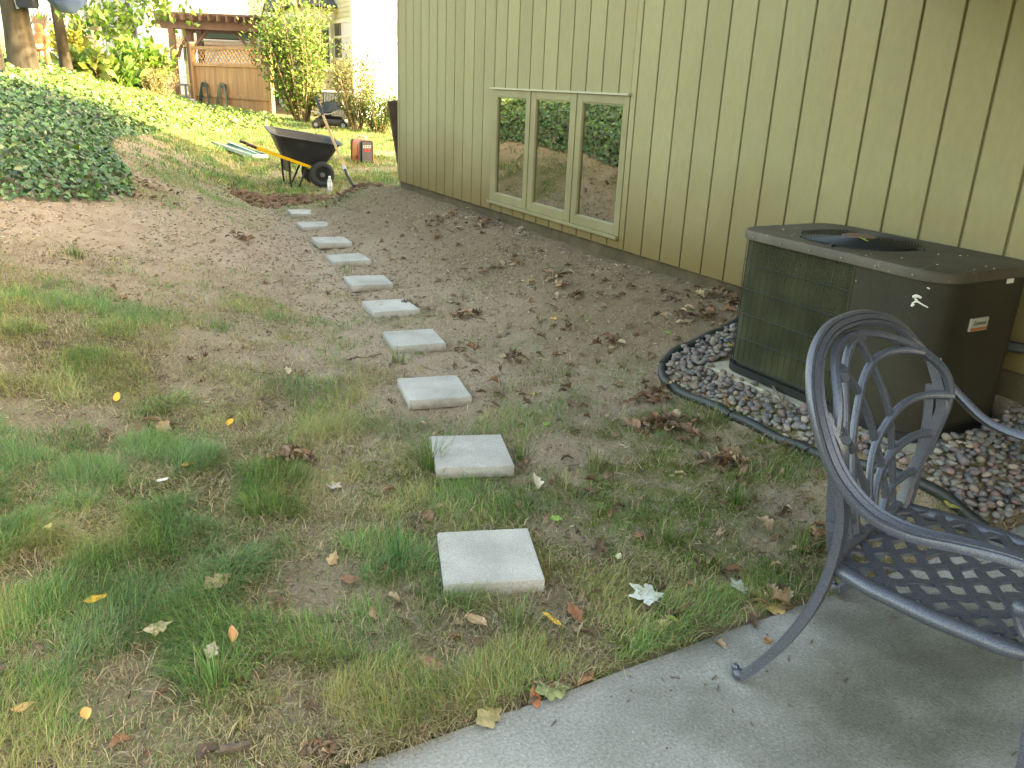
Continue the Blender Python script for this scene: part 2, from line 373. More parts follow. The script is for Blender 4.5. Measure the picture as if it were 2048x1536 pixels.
# ---- patio
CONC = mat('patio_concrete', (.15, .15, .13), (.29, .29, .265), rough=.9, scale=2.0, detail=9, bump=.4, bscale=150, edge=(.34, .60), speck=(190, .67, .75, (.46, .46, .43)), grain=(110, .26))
def stain_and_shade(M, cx, cy, rx, ry):      # algae stain and the shade under the chair, painted together, ragged outline
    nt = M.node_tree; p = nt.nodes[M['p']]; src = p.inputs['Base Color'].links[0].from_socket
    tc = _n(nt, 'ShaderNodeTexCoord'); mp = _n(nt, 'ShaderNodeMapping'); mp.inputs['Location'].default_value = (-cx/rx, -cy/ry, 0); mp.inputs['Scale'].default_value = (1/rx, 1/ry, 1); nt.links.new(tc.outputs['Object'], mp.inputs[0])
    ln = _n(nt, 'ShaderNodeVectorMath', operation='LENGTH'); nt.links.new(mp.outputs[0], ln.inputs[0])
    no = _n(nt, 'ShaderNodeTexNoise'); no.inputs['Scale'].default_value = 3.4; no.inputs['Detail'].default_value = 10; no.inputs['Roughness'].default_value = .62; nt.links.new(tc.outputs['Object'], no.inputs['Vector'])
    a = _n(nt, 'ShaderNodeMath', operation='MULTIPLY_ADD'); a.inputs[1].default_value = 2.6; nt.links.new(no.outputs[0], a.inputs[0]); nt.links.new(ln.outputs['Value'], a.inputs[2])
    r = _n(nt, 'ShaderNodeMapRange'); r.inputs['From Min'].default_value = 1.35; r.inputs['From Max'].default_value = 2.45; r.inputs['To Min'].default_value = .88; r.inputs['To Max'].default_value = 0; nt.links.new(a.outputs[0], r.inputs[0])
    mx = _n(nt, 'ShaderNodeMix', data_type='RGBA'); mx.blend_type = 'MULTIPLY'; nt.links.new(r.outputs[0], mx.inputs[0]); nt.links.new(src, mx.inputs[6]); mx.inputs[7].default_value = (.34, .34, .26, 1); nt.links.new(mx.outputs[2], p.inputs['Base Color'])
stain_and_shade(CONC, 1.85, .98, .75, .42)
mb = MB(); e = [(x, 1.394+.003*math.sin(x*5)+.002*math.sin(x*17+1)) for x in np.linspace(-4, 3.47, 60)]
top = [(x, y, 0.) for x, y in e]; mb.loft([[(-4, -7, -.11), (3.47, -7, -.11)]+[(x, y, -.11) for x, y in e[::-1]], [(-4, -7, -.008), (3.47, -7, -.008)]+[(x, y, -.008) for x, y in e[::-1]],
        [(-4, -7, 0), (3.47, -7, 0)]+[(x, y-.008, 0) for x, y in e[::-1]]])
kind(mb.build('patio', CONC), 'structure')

# ---- the house
SIDE = mat('khaki_siding', (.202, .182, .091), (.236, .214, .110), rough=.62, scale=1.1, detail=8, bump=.10, bscale=30, stretch=(1, 1, .45), vary=.045, spec=.3, grain=(30, .05))
def splash_and_bounce(M):      # soil spatter and brown ground bounce light painted up the foot of the boards
    nt = M.node_tree; p = nt.nodes[M['p']]; src = p.inputs['Base Color'].links[0].from_socket
    g = _n(nt, 'ShaderNodeNewGeometry'); s = _n(nt, 'ShaderNodeSeparateXYZ'); nt.links.new(g.outputs['Position'], s.inputs[0])
    no = _n(nt, 'ShaderNodeTexNoise'); no.inputs['Scale'].default_value = 2.2; no.inputs['Detail'].default_value = 7; nt.links.new(g.outputs['Position'], no.inputs['Vector'])
    a = _n(nt, 'ShaderNodeMath', operation='MULTIPLY_ADD'); a.inputs[1].default_value = .42; nt.links.new(no.outputs[0], a.inputs[0]); nt.links.new(s.outputs['Z'], a.inputs[2])
    r = _n(nt, 'ShaderNodeMapRange'); r.inputs['From Min'].default_value = .62; r.inputs['From Max'].default_value = 1.30; r.inputs['To Min'].default_value = .92; r.inputs['To Max'].default_value = 0; nt.links.new(a.outputs[0], r.inputs[0])
    mx = _n(nt, 'ShaderNodeMix', data_type='RGBA'); nt.links.new(r.outputs[0], mx.inputs[0]); nt.links.new(src, mx.inputs[6]); mx.inputs[7].default_value = (.125, .084, .026, 1)
    nt.links.new(mx.outputs[2], p.inputs['Base Color'])
splash_and_bounce(SIDE)
GROOVE = mat('siding_groove', (.15, .135, .065), rough=.8)
FRAME = mat('window_paint', (.155, .135, .064), (.185, .163, .08), rough=.45, scale=5, bump=.08, bscale=80)
FOUND = mat('foundation_concrete', (.05, .037, .017), (.085, .064, .032), rough=.95, scale=9, bump=.5, bscale=70)
ROOF = mat('roof_shingle', (.05, .05, .052), (.09, .088, .085), rough=.9, scale=14, bump=.4, bscale=40)
house = thing('house', 'house wall of khaki green vertical grooved boards rising beside the stepping path', 'house', (XW, 4, 0))
mb = MB()                                                       # core of the walls behind the boards, with a hole for the windows
WY0, WY1, WZ0, WZ1 = 4.697, 6.683, .472, 1.418
xb = XW+.011
mb.box((xb, -8, .385), (13, WY0, 3.0)); mb.box((xb, WY1, .385), (13, 8.955, 3.0)); mb.box((xb, WY0, WZ1), (13, WY1, 3.0)); mb.box((xb, WY0, .385), (13, WY1, WZ0)); mb.box((XW+.35, WY0, WZ0), (13, WY1, WZ1))
mb.build('wall_core', GROOVE, house)
mb = MB().box((XW+.035, -8, -.3), (12.9, 8.93, .392)); mb.build('foundation', FOUND, house)
def board(y0, y1, z0, z1, me=None):
    if me is None:
        b = MB(); x0, x1 = XW, xb+.004; c = .003; h = (y1-y0)/2
        b.loft([[(x1, -h, z0), (x0+c, -h, z0), (x0, -h+c, z0), (x0, h-c, z0), (x0+c, h, z0), (x1, h, z0)], [(x1, -h, z1), (x0+c, -h, z1), (x0, -h+c, z1), (x0, h-c, z1), (x0+c, h, z1), (x1, h, z1)]])
        me = bpy.data.meshes.new('siding_board'); me.from_pydata(b.v, [], b.f); me.materials.append(SIDE)
    o = bpy.data.objects.new('siding_board', me); o.location = (0, (y0+y1)/2, random.uniform(-.0015, .0015)); put(o, house); return me
Y0, S, GW = 8.9001, .2032, .0066
tall = head = foot = None
board(Y0+GW, 8.957, .39, 3.0)
for i in range(46):
    a, b = Y0-S*(i+1)+GW, Y0-S*i-GW
    if b < WY0 or a > WY1: tall = board(a, b, .39, 3.0, tall)
    elif a < WY0 < b-.03:
        board(a, WY0-.002, .39, 3.0); board(WY0, b, WZ1+.004, 3.0); board(WY0, b, .39, WZ0-.03)
    elif a < WY1 < b:
        board(WY1+.002, b, .39, 3.0); board(a, WY1, WZ1+.004, 3.0); board(a, WY1, .39, WZ0-.03)
    else: head = board(a, b, WZ1+.004, 3.0, head); foot = board(a, b, .39, WZ0-.03, foot)
# end wall boards and roof, out of the picture but round the corner
mb = MB().box((XW+.02, 8.956, .39), (13, 8.975, 3.0)); mb.build('end_wall', SIDE, house)
mb = MB(); ez = 3.0; x0, x1, y0, y1 = XW-.4, 13.5, -8.5, 9.25
mb.add([(x0,y0,ez),(x1,y0,ez),(x1,y1,ez),(x0,y1,ez),(x0,y0,ez+.16),(x1,y0,ez+.16),(x1,y1,ez+.16),(x0,y1,ez+.16),(8.3,-3.2,4.9),(8.3,4.0,4.9)],
       [(0,3,2,1),(0,1,5,4),(1,2,6,5),(2,3,7,6),(3,0,4,7),(4,5,8),(5,6,9,8),(6,7,9),(7,4,8,9)])
mb.build('roof', ROOF, house)
# windows
GLASS = bpy.data.materials.new('coated_glass'); GLASS.use_nodes = True; nt = GLASS.node_tree; nt.nodes.clear()
go = _n(nt, 'ShaderNodeOutputMaterial'); gg = _n(nt, 'ShaderNodeBsdfGlossy'); gt = _n(nt, 'ShaderNodeBsdfTransparent'); gm = _n(nt, 'ShaderNodeMixShader')
gg.inputs['Roughness'].default_value = .012; gg.inputs['Color'].default_value = (.64, .66, .60, 1); gt.inputs['Color'].default_value = (.55, .55, .5, 1); gm.inputs[0].default_value = .62
tc = _n(nt, 'ShaderNodeTexCoord'); nn = _n(nt, 'ShaderNodeTexNoise'); nn.inputs['Scale'].default_value = 3.2; nn.inputs['Detail'].default_value = 1; bb = _n(nt, 'ShaderNodeBump'); bb.inputs['Strength'].default_value = .05; bb.inputs['Distance'].default_value = .02
nt.links.new(tc.outputs['Object'], nn.inputs['Vector']); nt.links.new(nn.outputs[0], bb.inputs['Height']); nt.links.new(bb.outputs[0], gg.inputs['Normal'])
nt.links.new(gt.outputs[0], gm.inputs[1]); nt.links.new(gg.outputs[0], gm.inputs[2]); nt.links.new(gm.outputs[0], go.inputs[0])
BLIND = mat('blind_slat', (.36, .35, .27), rough=.5)
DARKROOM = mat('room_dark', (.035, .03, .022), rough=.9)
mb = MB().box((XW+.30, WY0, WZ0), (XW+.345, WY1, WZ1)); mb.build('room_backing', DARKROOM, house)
mb = MB()
mb.box((XW-.028, WY0-.012, WZ1-.004), (XW+.02, WY1+.012, WZ1+.010)); mb.build('window_head_flashing', mat('flashing', (.28, .27, .19), rough=.4), house)
mb = MB(); mb.box((XW-.03, WY0-.004, WZ0-.022), (XW+.02, WY1+.004, WZ0+.002)); mb.build('window_sill', FRAME, house, bevel=.003)
sash = [(6.683, 6.042, 6.583, 6.088), (6.010, 5.366, 5.927, 5.421), (5.334, 4.697, 5.260, 4.760)]
for y in (6.026, 5.35):
    MB().box((XW-.012, y-.016, WZ0+.002), (XW+.03, y+.016, WZ1-.004)).build('window_mullion', FRAME, house)
for k, (ya, yb, pa, pb) in enumerate(sash):
    wn = MB(); x0, x1 = XW-.006, XW+.03; z0, z1 = WZ0+.002, WZ1-.004; p0, p1 = .543, 1.354
    wn.box((x0, yb, z0), (x1, pb, z1)); wn.box((x0, pa, z0), (x1, ya, z1)); wn.box((x0, pb, z0), (x1, pa, p0)); wn.box((x0, pb, p1), (x1, pa, z1))
    wo_ = wn.build('window', FRAME, house, bevel=.003)
    MB().box((XW+.012, pb-.004, p0-.004), (XW+.016, pa+.004, p1+.004)).build('pane', GLASS, wo_)
    bd = MB()
    for y_, q in ((pb, 1), (pa, -1)): bd.box((XW-.0005, y_-.001, p0), (XW+.011, y_+.007*q, p1))
    for z_, q in ((p0, 1), (p1, -1)): bd.box((XW-.0005, pb+.008, z_-.001), (XW+.011, pa-.008, z_+.007*q))
    bd.build('glazing_bead', FRAME, wo_)
    if k == 1:
        for j in range(15): MB().obox((XW+.06, (pa+pb)/2-.07, p0+.02+j*.026), (0, 1, 0), (.94, 0, .34), (-.34, 0, .94), (pa-pb)/2-.08, .011, .0012).build('blind_slat', BLIND, wo_)
# unseen deck slab added overhead, sized to keep the sky off the right-hand side
SHADE_DECKW = mat('shade_deck_timber', (.10, .07, .045), (.16, .115, .075), rough=.8, scale=6)
mb = MB().box((1.7, -6, 2.08), (XW-.01, 2.7, 2.24)); kind(mb.build('added_shade_deck', SHADE_DECKW), 'structure')
# dark board standing against the end wall round the corner
tag(MB().obox((3.60, 9.03, .74), (.985, 0, .17), (0, 1, 0), (-.17, 0, .985), .12, .016, .52).build('plank', mat('dark_timber', (.045, .03, .018), (.07, .045, .03), rough=.7, scale=9)), 'dark brown board standing against the far end of the khaki house', 'board')

# ================================================================== STEPPING PATH
PAVE = mat('paver_concrete', (.295, .288, .262), (.40, .393, .362), rough=.92, scale=5, detail=9, bump=.5, bscale=200, vary=.06, speck=(230, .66, .73, (.15, .15, .135)), grain=(150, .13))
def soil_edge(M):        # soil kicked up the sides of the slabs
    nt = M.node_tree; p = nt.nodes[M['p']]; src = p.inputs['Base Color'].links[0].from_socket; g = _n(nt, 'ShaderNodeNewGeometry'); s_ = _n(nt, 'ShaderNodeSeparateXYZ'); nt.links.new(g.outputs['Position'], s_.inputs[0])
    no = _n(nt, 'ShaderNodeTexNoise'); no.inputs['Scale'].default_value = 26; no.inputs['Detail'].default_value = 6; nt.links.new(g.outputs['Position'], no.inputs['Vector'])
    a = _n(nt, 'ShaderNodeMath', operation='MULTIPLY_ADD'); a.inputs[1].default_value = .06; nt.links.new(no.outputs[0], a.inputs[0]); nt.links.new(s_.outputs['Z'], a.inputs[2])
    r = _n(nt, 'ShaderNodeMapRange'); r.inputs['From Min'].default_value = .035; r.inputs['From Max'].default_value = .068; r.inputs['To Min'].default_value = .8; r.inputs['To Max'].default_value = 0; nt.links.new(a.outputs[0], r.inputs[0])
    mx = _n(nt, 'ShaderNodeMix', data_type='RGBA'); nt.links.new(r.outputs[0], mx.inputs[0]); nt.links.new(src, mx.inputs[6]); mx.inputs[7].default_value = (.2, .15, .1, 1); nt.links.new(mx.outputs[2], p.inputs['Base Color'])
soil_edge(PAVE)
PV = [(1.061, 1.969, -20), (1.348, 2.688, -18), (1.511, 3.428, -11), (1.739, 4.237, -9), (1.868, 4.952, -4), (1.982, 5.712, -7), (2.104, 6.551, -3), (2.204, 7.337, -3), (2.305, 8.262, -3), (2.429, 9.106, -6)]
ORD = ['first', 'second', 'third', 'fourth', 'fifth', 'sixth', 'seventh', 'eighth', 'ninth', 'last']
bmx = bmesh.new(); bmesh.ops.create_cube(bmx, size=1)
for v in bmx.verts: v.co = Vector((v.co.x*.304, v.co.y*.304, v.co.z*.05))
bmesh.ops.bevel(bmx, geom=bmx.edges[:], offset=.0035, segments=2, affect='EDGES')
for v in bmx.verts: v.co += Vector((random.uniform(-.0012, .0012), random.uniform(-.0012, .0012), random.uniform(-.0006, .0006)))
pme = bpy.data.meshes.new('paver'); bmx.to_mesh(pme); pme.materials.append(PAVE)
PAVERS = []
for k, (x, y, a) in enumerate(PV):
    o = bpy.data.objects.new('paver', pme); put(o); o.location = (x, y, .026+.005*(k % 3 == 1)); o.rotation_euler = (random.uniform(-.012, .012), random.uniform(-.012, .012), math.radians(a))
    lab = {0: 'square grey concrete paver nearest the patio, first of the path', 9: 'square grey concrete paver at the far end of the path by the dug soil'}.get(k, 'square grey concrete paver, %s along the path from the patio' % ORD[k])
    tag(o, lab, 'paver', 'pavers of the stepping path'); PAVERS.append((x, y))
def off_pavers(x, y, r=.17):
    ok = np.ones(np.shape(x), bool)
    for (px, py, a) in PV:
        c, s_ = math.cos(math.radians(a)), math.sin(math.radians(a)); dx, dy = x-px, y-py
        ok &= ~((np.abs(dx*c+dy*s_) < r) & (np.abs(-dx*s_+dy*c) < r))
    return ok

# ================================================================== STONE BED, EDGING, CONDENSER
EDGE = [(3.50, 3.36), (3.235, 3.225), (3.047, 3.21), (2.788, 3.20), (2.655, 3.11), (2.592, 2.94), (2.596, 2.607), (2.606, 2.245), (2.625, 1.985), (2.70, 1.66), (2.79, 1.42)]
ep = spline([(x, y, float(gh(x, y))+.016) for x, y in EDGE], 10)
RUB = mat('edging_rubber', (.008, .012, .011), (.02, .025, .023), rough=.5, scale=14, bump=.15, bscale=30)
ed = thing('bed_edging', 'dark rubber tube edging curved round the bed of river stones', 'edging', ep[40])
for a, b in ((0, 37), (37, 62), (62, 79), (79, len(ep)-1)):
    pp = ep[a:b+1].copy(); pp[0] += (pp[1]-pp[0])*.25; pp[:, 2] += .004*np.sin(np.arange(len(pp))*.7+a); MB().tube(pp, .0225, 10).build('edging_length', RUB, ed, smooth=True)
BED = [(x, y) for x, y in ep[:, :2]]+[(3.50, 1.40)]
PAD = (2.76, 3.47, 1.74, 2.93)
padm = mat('pad_concrete', (.24, .225, .165), (.34, .32, .24), rough=.95, scale=8, bump=.4, bscale=90)
tag(MB().loft([[(x, y, .06) for x, y in rrect(*PAD, .02, 2)], [(x, y, .162) for x, y in rrect(*PAD, .02, 2)], [(x, y, .17) for x, y in rrect(PAD[0]+.008, PAD[1]-.008, PAD[2]+.008, PAD[3]-.008, .02, 2)]]).build('concrete_pad', padm), 'weathered concrete pad under the brown condenser', 'pad')
stone_mats = [mat('river_stone', c1, c2, rough=.8, spec=.3, scale=22, bump=.2, bscale=60, vary=.25) for c1, c2 in
              (((.11, .105, .10), (.19, .18, .17)), ((.09, .095, .105), (.15, .155, .165)), ((.15, .10, .09), (.23, .155, .14)), ((.20, .16, .125), (.29, .24, .195)), ((.16, .15, .125), (.24, .225, .19)), ((.13, .105, .105), (.20, .165, .165)), ((.26, .235, .2), (.36, .33, .29)))]
stones = []
for k in range(28):
    bmx = bmesh.new(); bmesh.ops.create_icosphere(bmx, subdivisions=2, radius=1)
    ax = Vector((random.uniform(.8, 1.25), random.uniform(.62, .95), random.uniform(.42, .72)))
    pl = [(Vector(rdir(1)[0].tolist()), random.uniform(.58, .9)) for _ in range(9)]
    for v in bmx.verts:
        for n_, d_ in pl:
            t_ = v.co.dot(n_)-d_
            if t_ > 0: v.co -= n_*t_*.85
        v.co = Vector((v.co.x*ax.x, v.co.y*ax.y, v.co.z*ax.z))
    me = bpy.data.meshes.new('river_stone'); bmx.to_mesh(me); me.polygons.foreach_set('use_smooth', [True]*len(me.polygons))
    me.materials.append(stone_mats[[0, 0, 1, 1, 2, 3, 4, 4, 5, 5, 2, 3, 0, 4][k % 14]]); stones.append(me)
cand = []
gx, gy = np.meshgrid(np.arange(2.5, 3.5, .0275), np.arange(1.40, 3.45, .0275)); gx = gx.ravel()+RNG.uniform(-.013, .013, gx.size); gy = gy.ravel()+RNG.uniform(-.013, .013, gy.size)
ok = inpoly(gx, gy, BED) & ~((gx > PAD[0]-.008) & (gy > PAD[2]-.008) & (gy < PAD[3]+.008)) & (gy > 1.42)
dmin = np.min(np.hypot(gx[:, None]-ep[None, :, 0], gy[:, None]-ep[None, :, 1]), 1); ok &= dmin > .03
for x, y in zip(gx[ok], gy[ok]): cand.append((x, y, float(gh(x, y))+random.uniform(.010, .034), random.uniform(.013, .027)))
for x, y in zip(gx[ok][::3], gy[ok][::3]): cand.append((x+.015, y+.012, float(gh(x, y))+random.uniform(.036, .05), random.uniform(.016, .026)))
# stones that show: the nearest to the eye that the condenser does not hide
cand.sort(key=lambda c: (c[0] > 3.0 and c[1] > 1.9 and c[1] < 2.95, math.dist(c[:2], CAM[:2])))
rv, rf, rm = [], [], []
for k, (x, y, z, s_) in enumerate(cand):
    me = stones[random.randrange(28)]
    R = Matrix.Translation((x, y, z)) @ Matrix.Rotation(random.uniform(0, 6.3), 4, 'Z') @ Matrix.Rotation(random.uniform(-.5, .5), 4, 'X') @ Matrix.Rotation(random.uniform(-.4, .4), 4, 'Y') @ Matrix.Scale(s_, 4)
    if k < 300:
        o = bpy.data.objects.new('river_stone', me); o.matrix_world = R; put(o); tag(o, 'rounded river stone in the edged bed round the condenser', 'stone', 'river stones in the bed round the condenser')
    else:
        n_ = len(rv); rv += [tuple(R @ v.co) for v in me.vertices]; rf += [tuple(i+n_ for i in p.vertices) for p in me.polygons]; rm += [stone_mats.index(me.materials[0])]*len(me.polygons)
me = bpy.data.meshes.new('river_stones'); me.from_pydata(rv, [], rf)
for q in stone_mats: me.materials.append(q)
me.polygons.foreach_set('material_index', rm); me.polygons.foreach_set('use_smooth', [True]*len(rf)); me.update()
kind(tag(put(bpy.data.objects.new('river_stones', me)), 'smaller river stones filling the rest of the edged bed', 'stones'), 'stuff')

def condenser():
    zb, zt = .175, .83; x0, x1, y0, y1, R = 2.815, 3.435, 1.80, 2.87, .13
    PAINT = mat('brown_enamel', (.019, .0165, .0105), (.031, .027, .0175), rough=.5, scale=3, detail=8, spec=.25, bump=.05, bscale=40, speck=(90, .68, .8, (.07, .062, .045)), grain=(60, .12))
    TOPP = mat('faded_brown_enamel', (.05, .041, .029), (.08, .068, .05), rough=.6, spec=.3, scale=5, detail=8, speck=(60, .66, .74, (.15, .14, .11)))
    COIL = mat('coil', (.012, .014, .007), (.02, .023, .012), rough=.6, scale=6)
    BLACK = mat('black_wire', (.008, .010, .010), rough=.45)
    t = thing('condenser', 'brown cabinet air conditioning condenser standing against the khaki wall', 'air conditioner', (3.1, 2.3, .17))
    L = rrect(x0, x1, y0, y1, R, 8); n = len(L)                       # counter-clockwise from +x,+y corner
    base = [[(x, y, zb) for x, y in rrect(x0-.006, x1+.006, y0-.006, y1+.006, R, 8)], [(x, y, zb+.035) for x, y in rrect(x0-.006, x1+.006, y0-.006, y1+.006, R, 8)]]
    MB().loft(base).build('base_pan', BLACK, t)
    # outline as a dense path so it can be cut into coil and panel
    ring = [np.array(p) for p in L]; P = []
    for i in range(n):
        a, b = ring[i], ring[(i+1) % n]; m_ = max(1, int(np.linalg.norm(b-a)/.02))
        P += [a+(b-a)*k/m_ for k in range(m_)]
    P = np.array(P)
    coil = np.array([(p[1] > 2.195) and p[0] < x1-.2 for p in P])
    k0 = [i for i in range(len(P)) if coil[i] and not coil[i-1]][0]; P = np.roll(P, -k0, 0); coil = np.roll(coil, -k0); nc = int(coil.sum())
    CP = P[:nc+1]; PP = np.vstack([P[nc:], P[:1]])
    def skin(path, za, zc, inset):
        T = np.gradient(path, axis=0); N = unit(np.stack([T[:, 1], -T[:, 0]], 1)); q = path-N*inset
        return [(x, y, za) for x, y in q], [(x, y, zc) for x, y in q], q
    a, b, _ = skin(CP, zb+.02, zt, .022); m_ = len(a); MB().add(a+b, [(i, i+1, m_+i+1, m_+i) for i in range(m_-1)]).build('coil', COIL, t, smooth=True)
    fm = MB()                                                          # coil fins: thin horizontal blades round the corner
    for z in np.arange(zb+.05, zt-.02, .0098):
        _, _, q = skin(CP, 0, 0, .006); _, _, q2 = skin(CP, 0, 0, .021)
        A = [(x, y, z) for x, y in q]; B = [(x, y, z+.004) for x, y in q2]; m_ = len(A); fm.add(A+B, [(i, i+1, m_+i+1, m_+i) for i in range(m_-1)])
    kind(fm.build('coil_fin', mat('coil_fin', (.05, .052, .024), (.105, .105, .052), rough=.55, scale=7, bump=.1), t), 'stuff')
    a, b, _ = skin(PP, zb+.02, zt, 0); m_ = len(a); MB().add(a+b, [(i, i+1, m_+i+1, m_+i) for i in range(m_-1)]).build('cabinet_panel', PAINT, t, smooth=True)
    wm = MB(); _, _, q = skin(CP, 0, 0, -.004)
    cum = np.concatenate([[0], np.cumsum(np.linalg.norm(np.diff(q, axis=0), axis=1))])
    for s_ in np.arange(.01, cum[-1], .036):
        x = np.interp(s_, cum, q[:, 0]); y = np.interp(s_, cum, q[:, 1]); wm.tube([(x, y, zb+.03), (x, y, zt)], .0017, 5)
    for z in np.arange(zb+.06, zt, .118): wm.tube([(x, y, z) for x, y in q], .0020, 5)
    wm.build('wire_guard', BLACK, t)
    ov = .012; O = lambda d, r: rrect(x0-ov-d, x1+ov+d, y0-ov-d, y1+ov+d, R+r, 8)
    MB().loft([[(x, y, zt-.012) for x, y in O(0, 0)], [(x, y, zt+.018) for x, y in O(0, 0)], [(x, y, zt+.027) for x, y in O(-.006, -.004)], [(x, y, zt+.030) for x, y in O(-.018, -.012)]]).build('top_cover', TOPP, t, smooth=True)
    # fan opening and guard
    cx, cy, RR = 3.105, 2.42, .245; zc = zt+.030
    MB().loft([[(cx+r*math.cos(a), cy+r*math.sin(a), z) for a in np.linspace(0, 2*math.pi, 40, endpoint=False)] for r, z in ((RR+.004, zc), (RR+.004, zc+.004), (RR-.006, zc+.0045))]).build('fan_well', mat('fan_well_dark', (.006, .007, .007), rough=.6), t)
    gm_ = MB()
    def dome(r): return zc+.008+.011*math.cos(min(1, r/RR)*math.pi/2)**.7
    for r in np.linspace(.075, RR, 15):
        gm_.tube([(cx+r*math.cos(a), cy+r*math.sin(a), dome(r)) for a in np.linspace(0, 2*math.pi, 48, endpoint=False)], .0026, 5, closed=True)
    for a in np.linspace(0, 2*math.pi, 8, endpoint=False)+.2:
        gm_.tube([(cx+r*math.cos(a), cy+r*math.sin(a), dome(r)-.003) for r in np.linspace(.06, RR+.012, 6)], .003, 5)
    g = gm_.build('fan_guard', mat('guard_wire', (.014, .018, .02), rough=.4), t)
    MB().loft([[(cx+r*math.cos(a), cy+r*math.sin(a), z) for a in np.linspace(0, 2*math.pi, 24, endpoint=False)] for r, z in ((.076, dome(0)-.006), (.076, dome(0)), (.066, dome(0)+.004))]).build('hub_plate', mat('rusty_hub', (.10, .052, .032), (.16, .085, .05), rough=.8, scale=20), g)
    for a in (.2, 1.8, 3.4, 5.0):
        c_, s_ = math.cos(a), math.sin(a); MB().obox((cx+(RR+.016)*c_, cy+(RR+.016)*s_, zc+.004), (c_, s_, 0), (-s_, c_, 0), (0, 0, 1), .018, .009, .004).build('guard_clip', BLACK, g)
    # badge, sticker and marks on the narrow panel that faces the patio
    yb_ = y0-.004
    def plate(px, py): d = ray(px, py); return CAM+d*(yb_-CAM[1])/d[1]
    c = (plate(1925, 665)+plate(1988, 632))/2
    bw, bh = .055, .026; bo = MB().box((c[0]-bw, yb_-.004, c[2]-bh), (c[0]+bw, y0+.001, c[2]+bh)).build('badge', mat('badge_silver', (.34, .33, .27), (.42, .41, .34), rough=.35, scale=30, metal=.3), t, bevel=.0015)
    MB().box((c[0]-bw+.003, yb_-.0055, c[2]-bh+.003), (c[0]+bw-.003, yb_-.0035, c[2]-bh+.015)).build('badge_stripe', mat('badge_orange', (.30, .10, .04), rough=.5), bo)
    fc = bpy.data.curves.new('badge_script', 'FONT'); fc.body = 'Lennox'; fc.size = .027; fc.shear = .35; fc.extrude = .001; fc.align_x = 'CENTER'; fc.align_y = 'CENTER'
    fo = bpy.data.objects.new('tmp', fc); COL.objects.link(fo); bpy.context.view_layer.update()
    me = bpy.data.meshes.new_from_object(fo.evaluated_get(bpy.context.evaluated_depsgraph_get())); bpy.data.objects.remove(fo)
    R = Matrix.Translation((c[0], yb_-.0052, c[2]+.0065)) @ Matrix.Rotation(math.radians(90), 4, 'X'); me.transform(R); me.materials.clear(); me.materials.append(mat('badge_letter', (.10, .095, .08), rough=.4))
    put(bpy.data.objects.new('badge_script', me), bo)
    c = plate(2022, 562); MB().box((c[0]-.021, yb_+.001, c[2]-.009), (c[0]+.021, yb_+.0045, c[2]+.009)).build('sticker', mat('sticker_white', (.62, .62, .58), rough=.5), t)
    # bird droppings run down the panel corner (thin crusts)
    DROP = mat('dropping_white', (.52, .51, .45), rough=.8)
    def on_body(px, py):                        # nearest hit of the cabinet outline
        d = ray(px, py); tt = np.linspace(2.2, 4.2, 3000); Q = CAM+tt[:, None]*d
        k = np.where(inpoly(Q[:, 0], Q[:, 1], L))[0]; return Q[k[0]]
    for pts, r in (([(1826, 594), (1834, 592), (1843, 596)], .007), ([(1830, 597), (1836, 604)], .005), ([(1824, 607), (1834, 603), (1846, 610), (1856, 615)], .004), ([(1823, 612), (1829, 608)], .006), ([(1854, 575), (1860, 578)], .003)):
        path = [on_body(*p) for p in pts]; MB().tube(spline(path, 3), r, 6, scale=[1-.6*abs(i/(len(spline(path, 3))-1)-.35) for i in range(len(spline(path, 3)))]).build('bird_dropping', DROP, t, smooth=True)
    for yy in np.linspace(y0+.12, y1-.12, 6): disc(np.array([x0-ov-.001, yy, zt+.004]), (1, 0, 0), .005, .002, seg=8).build('screw', mat('screw_zinc', (.2, .19, .17), rough=.4, metal=.7), t)
    for zz in (zb+.10, zb+.35, zb+.58): disc(np.array([x0-.001, 2.17, zz]), (1, 0, 0), .0045, .0025, seg=8).build('screw', mat('screw_zinc', (.2, .19, .17), rough=.4, metal=.7), t)
    MB().box((x0-.002, 2.183, zb+.03), (x0+.004, 2.193, zt-.012)).build('panel_flange', PAINT, t)
    MB().box((x0+.15, y0-.002, zb+.045), (x1-.13, y0+.004, zb+.050)).build('panel_seam', BLACK, t)
    # crumbs lying on the lid
    cm = MB()
    for k in range(20):
        x, y = random.uniform(x0, x1), random.uniform(y0, y1)
        if (x-cx)**2+(y-cy)**2 > .27**2: cm.obox((x, y, zt+.032), *[Vector((math.cos(k), math.sin(k), 0)), Vector((-math.sin(k), math.cos(k), 0)), Vector((0, 0, 1))], random.uniform(.002, .005), random.uniform(.001, .002), .0012)
    kind(cm.build('seed_litter', mat('seed', (.25, .19, .1), (.4, .33, .2), rough=.8, scale=40), t), 'stuff')
    return cx, cy, dome
FCX, FCY, FDOME = condenser()
PIPE = mat('pipe_sleeve', (.03, .032, .03), rough=.6)
tag(MB().tube(spline([(3.40, 1.93, .50), (3.44, 1.84, .50), (3.47, 1.80, .50), (3.56, 1.79, .50)], 5), .022, 8).build('refrigerant_pipe', PIPE, smooth=True), 'black sleeved pipe running from the condenser into the wall', 'pipe')

